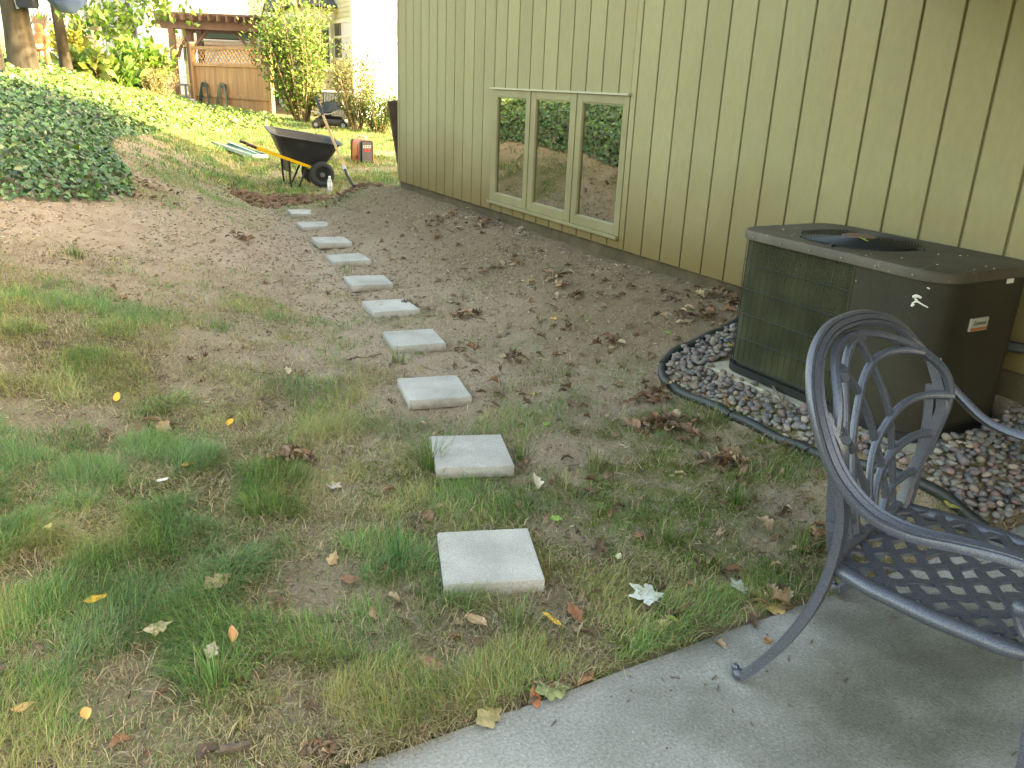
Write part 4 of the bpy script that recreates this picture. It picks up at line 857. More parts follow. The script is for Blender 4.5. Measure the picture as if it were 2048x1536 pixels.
def pergola():
    dep = 26.3; t = thing('pergola', 'dark brown timber pergola with curved braces behind the cedar fence', 'pergola', base(440, dep))
    z0 = zg(base(440, dep)); top = atd(392, 50, dep)[2]; o = base(362, dep); o[2] = 0
    P = lambda s, z, e=0.: o+ER*s+EF*e+EZ*z
    sp = [0.48, 2.45]; rear = 2.2
    for s, e in ((.0, -.25), (.45, .0), (2.45, 0.), (.0, rear), (2.45, rear)):
        MB().obox(P(s, (z0+top)/2, e), ER, EF, EZ, .085, .085, (top-z0)/2).build('post', BROWN, t)
    for e in (-.32, .14, rear): MB().bar(P(-.45, top-.05, e), P(3.0, top-.05, e), .06, .26).build('beam', BROWN, t)
    for s in np.arange(-.3, 3.0, .27): MB().bar(P(s, top+.14, -.7), P(s, top+.14, rear+.6), .055, .17).build('rafter', BROWN, t)
    for e in np.arange(-.5, rear+.5, .35): MB().bar(P(-.5, top+.25, e), P(3.05, top+.25, e), .05, .05).build('purlin', BROWN, t)
    for s, q in ((.45, 1), (2.45, -1), (2.45, 1), (0., 1)):
        MB().sweep(spline([P(s+.05*q, top-1.0, .0), P(s+.2*q, top-.62, .0), P(s+.62*q, top-.17, .0)], 5), [(-.03, -.06), (.03, -.06), (.03, .06), (-.03, .06)], EF).build('brace', BROWN, t)
    g = thing('door_panel', 'pale lime yellow door panel between the pergola posts', 'door', P(.22, z0, .5)); LIME = mat('lime_paint', (.50, .50, .22), rough=.6)
    MB().obox(P(.23, z0+1.35, .5), ER, EF, EZ, .17, .02, 1.0).build('panel', LIME, g)
    for q in (-1, 1): MB().obox(P(.23+.15*q, z0+1.35, .478), ER, EF, EZ, .02, .006, 1.0).build('stile', LIME, g)
    sn = thing('sun_ornament', 'round orange sun face ornament hanging at the pergola post', 'ornament', P(.12, top-.55, -.05)); OCH = mat('ochre_metal', (.55, .25, .05), rough=.4)
    disc(P(.12, top-.55, -.05), EF, .10, .015).build('face', mat('pale_metal', (.6, .5, .4), rough=.4), sn)
    for k in range(10):
        a = k*math.pi/5; c_, s_ = math.cos(a), math.sin(a); MB().bar(P(.12+.1*c_, top-.55+.1*s_, -.05), P(.12+.19*c_, top-.55+.19*s_, -.05), .03, .02, up=EF).build('ray', OCH, sn)
    ch = thing('wind_chime', 'dark wind chime hanging in front of the lime panel', 'wind chime', P(.24, z0+1.5, .2))
    MB().obox(P(.24, z0+1.68, .2), ER, EF, EZ, .09, .09, .012).build('top_plate', BLK, ch)
    for q in (-.08, -.03, .03, .08): MB().tube([P(.24+q, z0+1.66, .2), P(.24+q, z0+1.28, .2)], .016, 6).build('chime_tube', BLK, ch)
    MB().obox(P(.24, z0+1.17, .2), ER, EF, EZ, .03, .01, .05).build('sail', mat('sail_pale', (.6, .58, .5)), ch)
    aw = thing('rolled_awning', 'grey green rolled awning stretched behind the fence under the pergola', 'awning', P(1.3, z0+1.9, 1.2)); SAGE = mat('sage_canvas', (.13, .2, .17), rough=.7)
    MB().sweep([P(.55, z0+2.05, 1.0), P(2.1, z0+2.05, 1.0)], [(-.12, -.06), (.12, -.02), (.10, .12), (-.12, .1)], EZ).build('canvas_roll', SAGE, aw); MB().tube([P(.5, z0+1.93, .9), P(2.15, z0+1.93, .9)], .035, 8).build('front_bar', mat('awning_bar', (.6, .6, .58), rough=.3), aw, smooth=True)
    pl = thing('potting_bench', 'small grey potting bench beside the cedar fence end', 'bench', P(.30, z0, -.9)); GR = mat('weathered_bench', (.14, .13, .12), (.2, .19, .17), rough=.8, scale=6)
    MB().obox(P(.30, z0+.58, -.9), ER, EF, EZ, .33, .2, .03).build('bench_top', GR, pl); MB().obox(P(.30, z0+.22, -.9), ER, EF, EZ, .30, .18, .02).build('shelf', GR, pl)
    for q in (-1, 1):
        for r_ in (-1, 1): MB().obox(P(.30+.28*q, z0+.27, -.9+.16*r_), ER, EF, EZ, .025, .025, .28).build('leg', GR, pl)
pergola()
st = mat('pale_block', (.42, .38, .33), (.5, .46, .4), rough=.9, scale=6)
p = base(372, 24.2); tag(MB().obox(p+EZ*.08, unit(ER*.9+EF*.2), unit(EF*.9-ER*.2), EZ, .26, .12, .11).build('kerb_block', st, bevel=.02), 'pale stone block at the foot of the potting bench', 'block')
# white house and its lower wing, farther off
def far_house():
    y = 41.; t = thing('white_house', 'bright white house behind the pergola', 'house', (9, y, .8))
    X = lambda px, py: (lambda d: CAM+d*(y-CAM[1])/d[1])(ray(px, py))
    xa, xb = X(300, 100)[0], X(545, 100)[0]; zt = 8.
    MB().box((xa, y, 0), (xb, y+9, 8.4)).build('wall', WHITE, t)
    for z in np.arange(.9, 8.3, .2): MB().add([(xa, y-.03, z), (xb, y-.03, z), (xb, y-.002, z+.2), (xa, y-.002, z+.2), (xa, y, z), (xb, y, z)], [(0, 1, 2, 3), (1, 0, 4, 5)]).build('clapboard', WHITE, t)
    MB().add([(xa-.8, y-.6, 8.4), (xb+.8, y-.6, 8.4), (xb+.8, y+9.6, 8.4), (xa-.8, y+9.6, 8.4), ((xa+xb)/2, y-.6, 12.2), ((xa+xb)/2, y+9.6, 12.2)], [(0, 1, 4), (1, 2, 5, 4), (2, 3, 5), (3, 0, 4, 5), (3, 2, 1, 0)]).build('roof', mat('pale_roof', (.42, .34, .28), (.5, .42, .36), rough=.9, scale=8), t)
    y2 = 34.; X2 = lambda px, py: (lambda d: CAM+d*(y2-CAM[1])/d[1])(ray(px, py)); a, b = X2(405, 75), X2(520, 80); zr = X2(450, 85)[2]; zr2 = X2(450, 52)[2]
    MB().box((a[0], y2, 0), (b[0], y2+3, zr)).build('wing_wall', WHITE, t)
    MB().add([(a[0]-.3, y2-.4, zr), (b[0]+.3, y2-.4, zr), (b[0]+.3, y2+3, zr2+.1), (a[0]-.3, y2+3, zr2+.1), (a[0]-.3, y2-.4, zr-.12), (b[0]+.3, y2-.4, zr-.12), (b[0]+.3, y2+3, zr), (a[0]-.3, y2+3, zr)], [(0, 1, 2, 3), (4, 7, 6, 5), (0, 4, 5, 1), (1, 5, 6, 2), (2, 6, 7, 3), (3, 7, 4, 0)]).build('wing_roof', mat('peach_roof', (.50, .33, .23), (.56, .39, .28), rough=.85, scale=8), t)
    t2 = thing('grey_roofed_house', 'low far house with a pale grey roof behind the tree trunks', 'house', (0, 46, .8)); y = 46.
    xa, xb = X(40, 60)[0], X(240, 60)[0]; ze = X(160, 52)[2]; MB().box((xa, y, 0), (xb, y+8, ze)).build('wall', WHITE, t2)
    MB().add([(xa-.5, y-.7, ze), (xb+.5, y-.7, ze), (xb+.5, y+4, ze+3.0), (xa-.5, y+4, ze+3.0), (xa-.5, y-.7, ze-.25), (xb+.5, y-.7, ze-.25), (xb+.5, y+4, ze), (xa-.5, y+4, ze)], [(0, 1, 2, 3), (4, 7, 6, 5), (0, 4, 5, 1), (1, 5, 6, 2), (2, 6, 7, 3), (3, 7, 4, 0)]).build('roof', mat('pale_grey_roof', (.36, .31, .29), (.45, .40, .38), rough=.9, scale=6), t2)
    MB().bar((xa-.5, y-.72, ze-.1), (xb+.5, y-.72, ze-.1), .06, .3).build('fascia', mat('dark_fascia', (.10, .07, .065), rough=.7), t2)
far_house()
# white lattice fence, railing and post seen between the trunks
WPAINT = mat('white_paint', (.72, .71, .69), rough=.5)
def lattice(px0, px1, dep, zb, zt, name, lab, cat):
    A, B = base(px0, dep), base(px1, dep); d = unit((B-A)*[1, 1, 0]); L = np.linalg.norm((B-A)[:2]); z0 = zg(A); P = lambda s, z: np.array([*(A+d*s)[:2], z0+z]); n = np.array([d[1], -d[0], 0])
    t = thing(name, lab, cat, P(L/2, 0)); MB().obox(P(L/2, zb), d, n, EZ, L/2, .03, .04).build('rail', WPAINT, t); MB().obox(P(L/2, zt), d, n, EZ, L/2, .03, .04).build('rail', WPAINT, t)
    for s in np.linspace(0, L, 4): MB().obox(P(s, zt/2), d, n, EZ, .05, .05, zt/2+.05).build('post', WPAINT, t)
    h = zt-zb
    for q in (-1, 1):
        for s in np.arange(.05, L, .16):
            s1 = s+h*q
            if 0 < s1 < L: MB().bar(P(s, zb)+n*.006*q, P(s1, zt)+n*.006*q, .045, .008, up=n).build('lattice_strip', WPAINT, t)
    return P, L, d, n
P_, L_, d_, n_ = lattice(60, 205, 27, 1.0, 2.0, 'lattice_fence', 'white lattice fence beyond the tree trunks', 'fence')
wp = thing('picket_fence', 'white picket fence below the white lattice', 'fence', P_(L_/2, 0)+n_*.3)
for s in np.arange(0, L_, .16): MB().obox(P_(s, .45)+n_*.3, d_, n_, EZ, .045, .012, .45).build('picket', WPAINT, wp)
MB().obox(P_(L_/2, .7)+n_*.32, d_, n_, EZ, L_/2, .012, .04).build('rail', WPAINT, wp)
rl = thing('iron_railing', 'thin black iron railing beside the leafy shrub', 'railing', base(200, 22)); A = base(180, 22); z0 = zg(A)
for k in range(9): MB().tube([A+ER*.09*k+EZ*.1, A+ER*.09*k+EZ*.95], .009, 5).build('baluster', BLK, rl)
for z in (.2, .95): MB().tube([A+EZ*z-ER*.05, A+ER*.78+EZ*z], .014, 6).build('rail', BLK, rl)
gp = base(209, 21.5); tag(MB().obox(gp+EZ*.85, ER, EF, EZ, .09, .09, .95).build('grey_post', mat('grey_green_post', (.26, .28, .2), (.32, .34, .25), rough=.7, scale=8), bevel=.01), 'square grey green post behind the leafy shrub', 'post')
bh = thing('nesting_box', 'dark brown nesting box on a pole above the leafy shrub', 'nesting box', base(190, 19))
q = atd(190, 42, 19); MB().obox(q, ER, EF, EZ, .10, .09, .2).build('box_body', BROWN, bh); MB().obox(q+EZ*.22, ER, EF, unit(EZ+.1*EF), .15, .14, .02).build('box_roof', BROWN, bh); MB().tube([base(190, 19), q-EZ*.2], .025, 8).build('pole', BROWN, bh)
def boulder(px, dep, r, lab):
    c = base(px, dep); bmx = bmesh.new(); bmesh.ops.create_icosphere(bmx, subdivisions=3, radius=1)
    for v in bmx.verts: v.co *= .8+.4*float(fbm(v.co.x*1.3+px, v.co.y*1.3+v.co.z*2, 3)); v.co = Vector((v.co.x*r*1.4, v.co.y*r, v.co.z*r*.6))
    me = bpy.data.meshes.new('boulder'); bmx.to_mesh(me); me.materials.append(mat('boulder_grey', (.17, .18, .2), (.27, .28, .31), rough=.9, scale=6, bump=.4, bscale=20)); o = bpy.data.objects.new('boulder', me); o.location = (c[0], c[1], c[2]+r*.35); put(o); tag(o, lab, 'boulder')
boulder(178, 19.5, .22, 'grey boulder in the flower bed below the iron railing'); boulder(205, 19.0, .26, 'larger grey boulder against the big leafy shrub')
# neighbour's condenser with a black mower parked in front
def mower():
    c = G(664, 258); c[2] = zg(c); o = c+EF*1.3; o[2] = zg(o); DG = mat('green_enamel', (.03, .05, .04), rough=.5); LOU = mat('louvre_grey', (.16, .17, .17), rough=.5)
    t = thing('neighbour_condenser', 'grey louvred condenser behind the black mower at the cream house', 'air conditioner', o); P = lambda a, b, z: o+ER*a+EF*b+EZ*z
    MB().obox(P(0, 0, .40), ER, EF, EZ, .40, .36, .40).build('cabinet', DG, t); MB().obox(P(0, 0, .815), ER, EF, EZ, .42, .38, .02).build('top_cover', mat('pale_cover', (.5, .5, .47), rough=.5), t)
    for a in np.linspace(-.36, .36, 19): MB().obox(P(a, -.37, .42), ER, EF, EZ, .008, .012, .34).build('louvre', LOU, t)
    for b in np.linspace(-.32, .32, 12): MB().obox(P(-.41, b, .42), ER, EF, EZ, .012, .008, .34).build('louvre', LOU, t)
    BAG = mat('glossy_black_cover', (.012, .012, .014), rough=.22, bump=.6, bscale=9); m_ = thing('lawn_mower', 'black lawn mower with a shiny grass bag parked by the cream house', 'lawn mower', c); Q = lambda a, b, z: c+ER*a+EF*b+EZ*z
    lp = lambda w, l, z, ox=0., R=.08: [Q(u+ox, v, z) for u, v in rrect(-w, w, -l, l, R, 4)]
    MB().loft([lp(.36, .28, .08), lp(.38, .30, .16), lp(.36, .28, .24), lp(.25, .2, .30)]).build('deck', mat('black_deck', (.02, .014, .012), rough=.4), m_, smooth=True)
    MB().loft([lp(.12, .12, .30, -.1), lp(.13, .13, .38, -.1), lp(.08, .08, .44, -.1, .04)]).build('engine', BLK, m_, smooth=True)
    MB().loft([[Q(u*.9+.02, v, z+.32*(u+.36)*.6) for u, v in rrect(-.36, .36, -.26, .26, .1, 4)] for z in (.34, .36)]+[[Q(u*.75+.04, v, z+.3*(u+.36)*.6) for u, v in rrect(-.34, .34, -.22, .22, .1, 4)] for z in (.52, .60)]).build('grass_bag', BAG, m_, smooth=True)
    for a in (-.32, .34):
        for b in (-.30, .30): wh = ring(Q(a, b, .11), EF, .075, .03, 20, 8).build('wheel', TYRE, m_, smooth=True); disc(Q(a, b, .11), EF, .055, .012).build('rim', mat('rim_grey', (.25, .25, .25), rough=.4), wh)
    for b in (-.22, .22): MB().tube([Q(.30, b, .2), Q(.75, b, .62), Q(.85, b, .8)], .013, 6).build('handle_bar', mat('chrome', (.5, .5, .5), rough=.25, metal=.8), m_)
    MB().tube([Q(.85, -.22, .8), Q(.85, .22, .8)], .015, 6).build('grip', BLK, m_)
    MB().sweep(spline([Q(-.42, -.30, .42), Q(0, -.33, .36), Q(.42, -.30, .56)], 5), [(-.012, -.012), (.012, -.012), (.012, .012), (-.012, .012)], EZ).build('bag_rim', mat('rim_pale', (.3, .3, .3), rough=.4), m_)
mower()

# ---- shrubs: stems with leaves along them
BARK = mat('shrub_bark', (.16, .10, .055), (.26, .18, .11), rough=.85, scale=12); TBARK = mat('trunk_bark', (.022, .017, .010), (.07, .056, .034), rough=.95, scale=9, stretch=(1, 1, .22), bump=1.0, bscale=14, detail=9)
def shrub(name, lab, c, h, spread, ns, per, col, size, low=.1, lean=(0, 0), cat='shrub', group=None, warm=0.):
    c = np.array([c[0], c[1], zg(c)]); t = thing(name, lab, cat, c, group); st_ = MB(); Pp = []; Dd = []
    for k in range(ns):
        a = RNG.uniform(0, 6.283); r = spread*RNG.uniform(.15, 1)**.7; hh = h*RNG.uniform(.55, 1.0)
        e = c+np.array([r*math.cos(a)+lean[0], r*math.sin(a)+lean[1], hh]); b = c+np.array([.12*spread*math.cos(a), .12*spread*math.sin(a), -.05])
        mid = (b+e)/2+np.array([.22*r*math.cos(a+.6), .22*r*math.sin(a+.6), .06*h]); path = spline([b, mid, e], 6)
        st_.tube(path, .012+.003*h, 5, scale=np.linspace(1, .25, len(path)))
        for j in range(per):
            s_ = low+(1-low)*RNG.uniform()**.8; i = s_*(len(path)-1); i0 = int(min(i, len(path)-2)); p = path[i0]+(path[i0+1]-path[i0])*(i-i0)
            o = RNG.normal(size=3)*np.array([.17, .17, .12])*spread*(.35+.65*s_); Pp.append(p+o); Dd.append(unit(o+np.array([0, 0, .1])))
    st_.build('stem', BARK, t)
    P = np.array(Pp); D = unit(np.array(Dd)+RNG.normal(size=P.shape)*.5); N = unit(RNG.normal(size=P.shape)*.6+np.array([0, -.2, 1.])); n = len(P)
    cl = tint(col, n, .25, .10); cl += warm*RNG.uniform(0, 1, (n, 1))*np.array([[.10, .04, .0]])
    leaves('foliage', P, D, N, size*RNG.uniform(.7, 1.3, n), size*.55*RNG.uniform(.7, 1.2, n), cl, LEAF, t)
shrub('flowering_shrub', 'tall arching yellow green shrub in front of the cream house', G(606, 246), 3.05, 1.05, 38, 150, (.11, .19, .04), .115, .12, (-.1, 0), warm=.25)
shrub('privet_shrub', 'smaller reddish tinged shrub right of the parked mower', G(715, 262), 2.0, .6, 22, 110, (.15, .17, .06), .08, .12, warm=.45)
shrub('boxwood', 'dense green bush at the white house corner near the brown board', G(757, 266), 1.1, .65, 26, 120, (.07, .13, .03), .07, .05)
shrub('hydrangea', 'big broad leaved bright green shrub left of the pergola', base(292, 19.5), 1.25, .62, 28, 42, (.12, .22, .035), .22, .10)
shrub('hosta_clump', 'low broad leaved clump in front of the big leafy shrub', base(228, 17.5), .55, .55, 16, 22, (.10, .2, .035), .24, .25, cat='plant')
shrub('yellow_shrub', 'yellow leaved shrub behind the slimmer tree trunk', base(160, 21), 1.35, .5, 22, 110, (.24, .24, .04), .11, .1)
shrub('pale_daylily', 'tuft of long pale leaves in the bed below the boulders', base(185, 17.2), .6, .5, 20, 14, (.16, .22, .05), .3, .1, cat='plant')
shrub('dry_spirea', 'wispy pale shrub at the edge of the bed before the potting bench', base(318, 19.0), .9, .5, 22, 60, (.20, .19, .08), .06, .2, warm=.5)

# ---- trees on the bank, hammock, carved figure
def tree(name, lab, px, py, r, h, lean, crown_c, crown_r, nl, col, fork=None):
    b = G(px, py); b[2] = zg(b)-.15; t = thing(name, lab, 'tree', b, 'trees on the bank'); hd = unit(np.array([lean[0], lean[1], 1.]))
    path = np.array([b+hd*h*s+np.array([.10*math.sin(s*4+px), .10*math.cos(s*3), 0])*s for s in np.linspace(0, 1, 14)])
    sc = np.interp(np.linspace(0, 1, 14), [0, .06, .15, 1], [1.55, 1.15, 1, .45]); tk = MB().tube(path, r, 20, scale=sc)
    if fork: tk.tube([path[2]+ER*fork*.3, path[3]+ER*fork*1.2, path[6]+ER*fork*2.4, path[9]+ER*fork*4], r*.5, 10, scale=[1.1, 1, .8, .4])
    tk.build('trunk', TBARK, t, smooth=True)
    lm = MB(); Pp = []; cc = path[-1]+np.array(crown_c)
    for k in range(26):
        a = RNG.uniform(0, 6.283); e = cc+np.array([crown_r*math.cos(a)*RNG.uniform(.4, 1), crown_r*math.sin(a)*RNG.uniform(.4, 1), RNG.uniform(-.5, .6)*crown_r*.6]); s0 = path[RNG.integers(8, 14)]
        br = spline([s0, (s0+e)/2+np.array([0, 0, .25]), e], 4); lm.tube(br, .035, 5, scale=np.linspace(1, .15, len(br)))
        for q in range(nl//26): Pp.append(br[RNG.integers(3, len(br))]+RNG.normal(size=3)*np.array([.42, .42, .28]))
    lm.build('limb', TBARK, t)
    P = np.array(Pp); n = len(P); leaves('crown', P, rdir(n)+np.array([0, 0, -.4]), rdir(n)+np.array([0, 0, 1.]), .12*RNG.uniform(.7, 1.3, n), .085*RNG.uniform(.7, 1.2, n), tint(col, n, .25, .1), LEAF, t)
    return b, path
TB1, TP1 = tree('tree', 'thick rough barked tree trunk on the ivy bank', 52, 165, .205, 6.0, (-.012, 0), (0, 0, .6), 2.6, 6500, (.07, .13, .025), fork=None)
TB0, TP0 = tree('tree', 'slender leftmost tree trunk beside the thick one', 2, 170, .085, 5.2, (-.03, .0), (-.4, 0, .6), 1.8, 2600, (.07, .13, .025))
TB2, TP2 = tree('tree', 'smooth slimmer leaning tree trunk right of the thick one', 139, 165, .105, 5.4, (-.055, .03), (.6, .2, .4), 2.3, 5200, (.09, .16, .03))
# boughs added above the picture, set towards the sun to shade the trunks
for k_, (tp, nm) in enumerate(((TP1, 'tree'), (TP0, 'tree.001'), (TP2, 'tree.002'))):
    root = [o for o in bpy.data.objects if o.name == nm][0]; bb = MB(); Pp = []; ts = np.array(to_sun[:])
    for q in range(16):
        e = tp[2+q % 3]+ts*RNG.uniform(5.6, 7.6)+RNG.normal(size=3)*np.array([.35, .35, .2]); br = spline([tp[11], (tp[12]+e)/2+EZ*.4, e], 4); bb.tube(br, .03, 5, scale=np.linspace(1, .2, len(br)))
        for j in range(75): Pp.append(e+RNG.normal(size=3)*np.array([.36, .36, .2]))
    bb.build('shade_bough', TBARK, root); P = np.array(Pp); n = len(P); leaves('bough_foliage', P, rdir(n), rdir(n)+np.array([0, 0, 1.]), .14*RNG.uniform(.7, 1.3, n), .11*RNG.uniform(.7, 1.2, n), tint((.09, .16, .03), n, .25, .1), LEAF, root)
# the low bough of leaves that hangs into the picture
bo_b = TP2[10]
bg_ = []; bm_ = MB()
for tx, ty, dp in ((175, 18, 15.2), (215, 30, 15.6), (250, 25, 16.0), (290, 14, 16.3), (325, 8, 16.5), (205, 44, 16), (235, 52, 16.2)):
    e = atd(tx, ty, dp); br = spline([TP2[9], (TP2[10]+e)/2+EZ*.35, e], 5); bm_.tube(br, .02, 5, scale=np.linspace(1, .2, len(br)))
    for k in range(95): bg_.append(e+RNG.normal(size=3)*np.array([.34, .34, .19]))
tr2 = [o for o in bpy.data.objects if o.name.startswith('tree') and o.type == 'EMPTY'][-1]
bm_.build('low_bough', TBARK, tr2); P = np.array(bg_); n = len(P)
leaves('bough_foliage', P, rdir(n)+np.array([0, 0, -.5]), rdir(n)+np.array([0, 0, 1.]), .13*RNG.uniform(.7, 1.3, n), .10*RNG.uniform(.7, 1.2, n), tint((.10, .18, .03), n, .25, .1), LEAF, tr2)
def hammock():
    dA = float(proj(TB1)[2])-.55; A, B = atd(66, -60, dA), atd(185, -70, dA+.2); low = atd(122, 24, dA); t = thing('hammock', 'blue fabric hammock slung between the tree trunks', 'hammock', [low[0], low[1], zg(low)])
    CL = mat('blue_canvas', (.03, .06, .16), (.06, .10, .24), rough=.5, scale=3, bump=.3, bscale=6); nU, nV = 22, 9; V = []
    for i in range(nU):
        s_ = i/(nU-1); c = A+(B-A)*s_; sag = 4*s_*(1-s_); c = c+EZ*((low[2]-(A[2]+B[2])/2))*sag
        for j in range(nV):
            k = j/(nV-1)*2-1; V.append(c+EF*k*.42*(.25+.75*sag)+EZ*(.20*k*k)*sag+EZ*.012*math.sin(i*1.7+j))
    o = MB().add(V, [(i*nV+j, i*nV+j+1, (i+1)*nV+j+1, (i+1)*nV+j) for i in range(nU-1) for j in range(nV-1)]).build('sling', CL, t, smooth=True); o.modifiers.new('thick', 'SOLIDIFY').thickness = .012
    MB().tube([V[4], TP1[7]], .012, 6).build('rope', BLK, t); MB().tube([V[(nU-1)*nV+4], TP2[7]], .012, 6).build('rope', BLK, t)
    MB().sweep([np.array(V[i*nV])-EZ*.0 for i in range(nU)], [(-.02, -.02), (.02, -.02), (.02, .02), (-.02, .02)], EZ).build('hem', mat('blue_hem', (.10, .2, .36), rough=.45), t)
    s = atd(54, 2, dA-.1); bgk = thing('hanging_bag', 'dark navy cloth bag strapped to the thick tree trunk', 'bag', s-EZ*.1)
    MB().loft([[s+ER*u+EF*v+EZ*z for u, v in rrect(-w_, w_, -.08, .08, .04, 3)] for w_, z in ((.13, -.10), (.155, -.06), (.16, .12), (.14, .2))]).build('pouch', mat('navy_cloth', (.008, .010, .02), rough=.7), bgk, smooth=True)
    MB().sweep(spline([s-ER*.16-EZ*.12, s-ER*.19+EZ*.1, s-ER*.15+EZ*.35], 4), [(-.02, -.004), (.02, -.004), (.02, .004), (-.02, .004)], EF).build('strap', mat('grey_strap', (.35, .35, .3), rough=.6), bgk)
hammock()
def carving():
    b = base(98, 16.0); b[2] = atd(98, 127, 16.0)[2]; t = thing('carved_figure', 'orange brown carved wooden garden figure holding a pale bowl between the trunks', 'sculpture', b); WD = mat('carved_wood', (.36, .14, .045), (.5, .24, .09), rough=.5, scale=9); DK = mat('carved_crest', (.22, .13, .09), (.34, .22, .16), rough=.7, scale=16)
    P = lambda a, z, f=0.: b+ER*a+EF*f+EZ*z
    MB().loft([[P(r*math.cos(x), z, r*.75*math.sin(x)) for x in np.linspace(0, 6.283, 14, endpoint=False)] for r, z in ((.07, .22), (.13, .30), (.145, .40), (.11, .50), (.075, .55), (.09, .60), (.08, .67), (.04, .71))]).build('body', WD, t, smooth=True)
    cr = MB()
    for k in range(7): a = (k-3)*.035; cr.tube(spline([P(a*.6, .62, .05), P(a*1.2, .78, .07), P(a*1.5+.02, .93-.02*abs(k-3), .04)], 4), .032, 6, scale=np.linspace(1.1, .35, 9))
    cr.build('crest', DK, t, smooth=True)
    for q in (-1, 1):
        MB().tube(spline([P(.12*q, .48, -.03), P(.17*q, .36, -.08), P(.13*q, .27, -.13), P(.05*q, .26, -.16)], 4), .04, 8, scale=np.linspace(1.1, .7, 13)).build('arm', WD, t, smooth=True)
        MB().tube(spline([P(.08*q, .24, 0), P(.10*q, .10, -.02), P(.13*q, -.02, -.04)], 4), .05, 8).build('leg', WD, t, smooth=True)
    MB().loft([[P(.03+r*math.cos(x), z, -.16+r*math.sin(x)) for x in np.linspace(0, 6.283, 14, endpoint=False)] for r, z in ((.03, .24), (.085, .29), (.095, .34), (.085, .34), (.07, .29))]).build('bowl', mat('pale_bowl', (.6, .55, .45), rough=.5), t, smooth=True)
carving()

# ================================================================== GROUND COVER ON THE BANK
def cover():
    n = 420000; x = RNG.uniform(-7, 5.8, n); y = RNG.uniform(4.6, 30, n)
    dist = np.hypot(x, y); keep = inpoly(x, y, IVY) & (RNG.uniform(size=n) < np.clip((11./np.maximum(dist, 3))**1.6, .06, 1)) & (fbm(x*1.9+5, y*1.9, 3)+.25*RNG.uniform(size=n) > .37)
    x, y, dist = x[keep], y[keep], dist[keep]; n = len(x)
    Pl = np.array(IVY); e = np.full(n, 9.)
    for i in range(len(Pl)):
        a, b = Pl[i], Pl[(i+1) % len(Pl)]; ab = b-a; t_ = np.clip(((x-a[0])*ab[0]+(y-a[1])*ab[1])/(ab@ab), 0, 1); e = np.minimum(e, np.hypot(x-a[0]-t_*ab[0], y-a[1]-t_*ab[1]))
    hgt = (.04+.16*sst(e/.45))*(.55+.9*fbm(x*2.6, y*2.6+40, 3)); top = RNG.uniform(0, 1, n)**.45
    z = gh(x, y)+hgt*top+.012
    P = np.stack([x, y, z], 1); out = np.stack([.8+0*x, -.55+0*x, .75+0*x], 1)
    D = unit(RNG.normal(size=(n, 3))*np.array([1, 1, .45])+np.array([.35, -.35, -.15])); N = unit(out*.9+RNG.normal(size=(n, 3))*.42)
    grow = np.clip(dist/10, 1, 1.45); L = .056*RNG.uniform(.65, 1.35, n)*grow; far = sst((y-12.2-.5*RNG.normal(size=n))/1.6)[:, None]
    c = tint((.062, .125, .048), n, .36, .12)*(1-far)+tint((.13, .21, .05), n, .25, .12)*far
    new = RNG.uniform(size=n) < .08; c[new] = c[new]*1.5+np.array([.03, .05, .0])
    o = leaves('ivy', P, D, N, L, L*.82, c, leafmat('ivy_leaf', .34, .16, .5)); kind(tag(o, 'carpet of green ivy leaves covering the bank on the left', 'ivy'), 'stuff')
    # stalks of brown litter under the leaves' edge come with the litter below
cover()

# ================================================================== GRASS
def blades(x, y, L, W, lean, az, col, z0=None, droop=1.):
    n = len(x); z = gh(x, y) if z0 is None else z0; b = np.stack([x, y, z], 1); h = np.stack([np.cos(az), np.sin(az), 0*az], 1); s_ = np.stack([-np.sin(az), np.cos(az), 0*az], 1)
    up = np.array([[0, 0, 1.]]); L = L[:, None]; W = W[:, None]; le = lean[:, None]
    p1 = b+up*L*.45*np.cos(le*.6)+h*L*.45*np.sin(le*.6); p2 = p1+up*L*.55*np.cos(le*1.25)*droop+h*L*.55*np.sin(le*1.25); p2[:, 2] = np.maximum(p2[:, 2], b[:, 2]+.004)
    V = np.stack([b-s_*W*.5, b+s_*W*.5, p1-s_*W*.42, p1+s_*W*.42, p2], 1).reshape(-1, 3); k = np.arange(n)[:, None]*5
    T = np.concatenate([k+np.array([[0, 1, 3]]), k+np.array([[0, 3, 2]]), k+np.array([[2, 3, 4]])], 0); return V, T, np.repeat(col, 5, 0)
def join(parts):
    V = []; T = []; Cc = []; o = 0
    for v, t, c in parts: V.append(v); T.append(t+o); Cc.append(c); o += len(v)
    return np.concatenate(V), np.concatenate(T), np.concatenate(Cc)
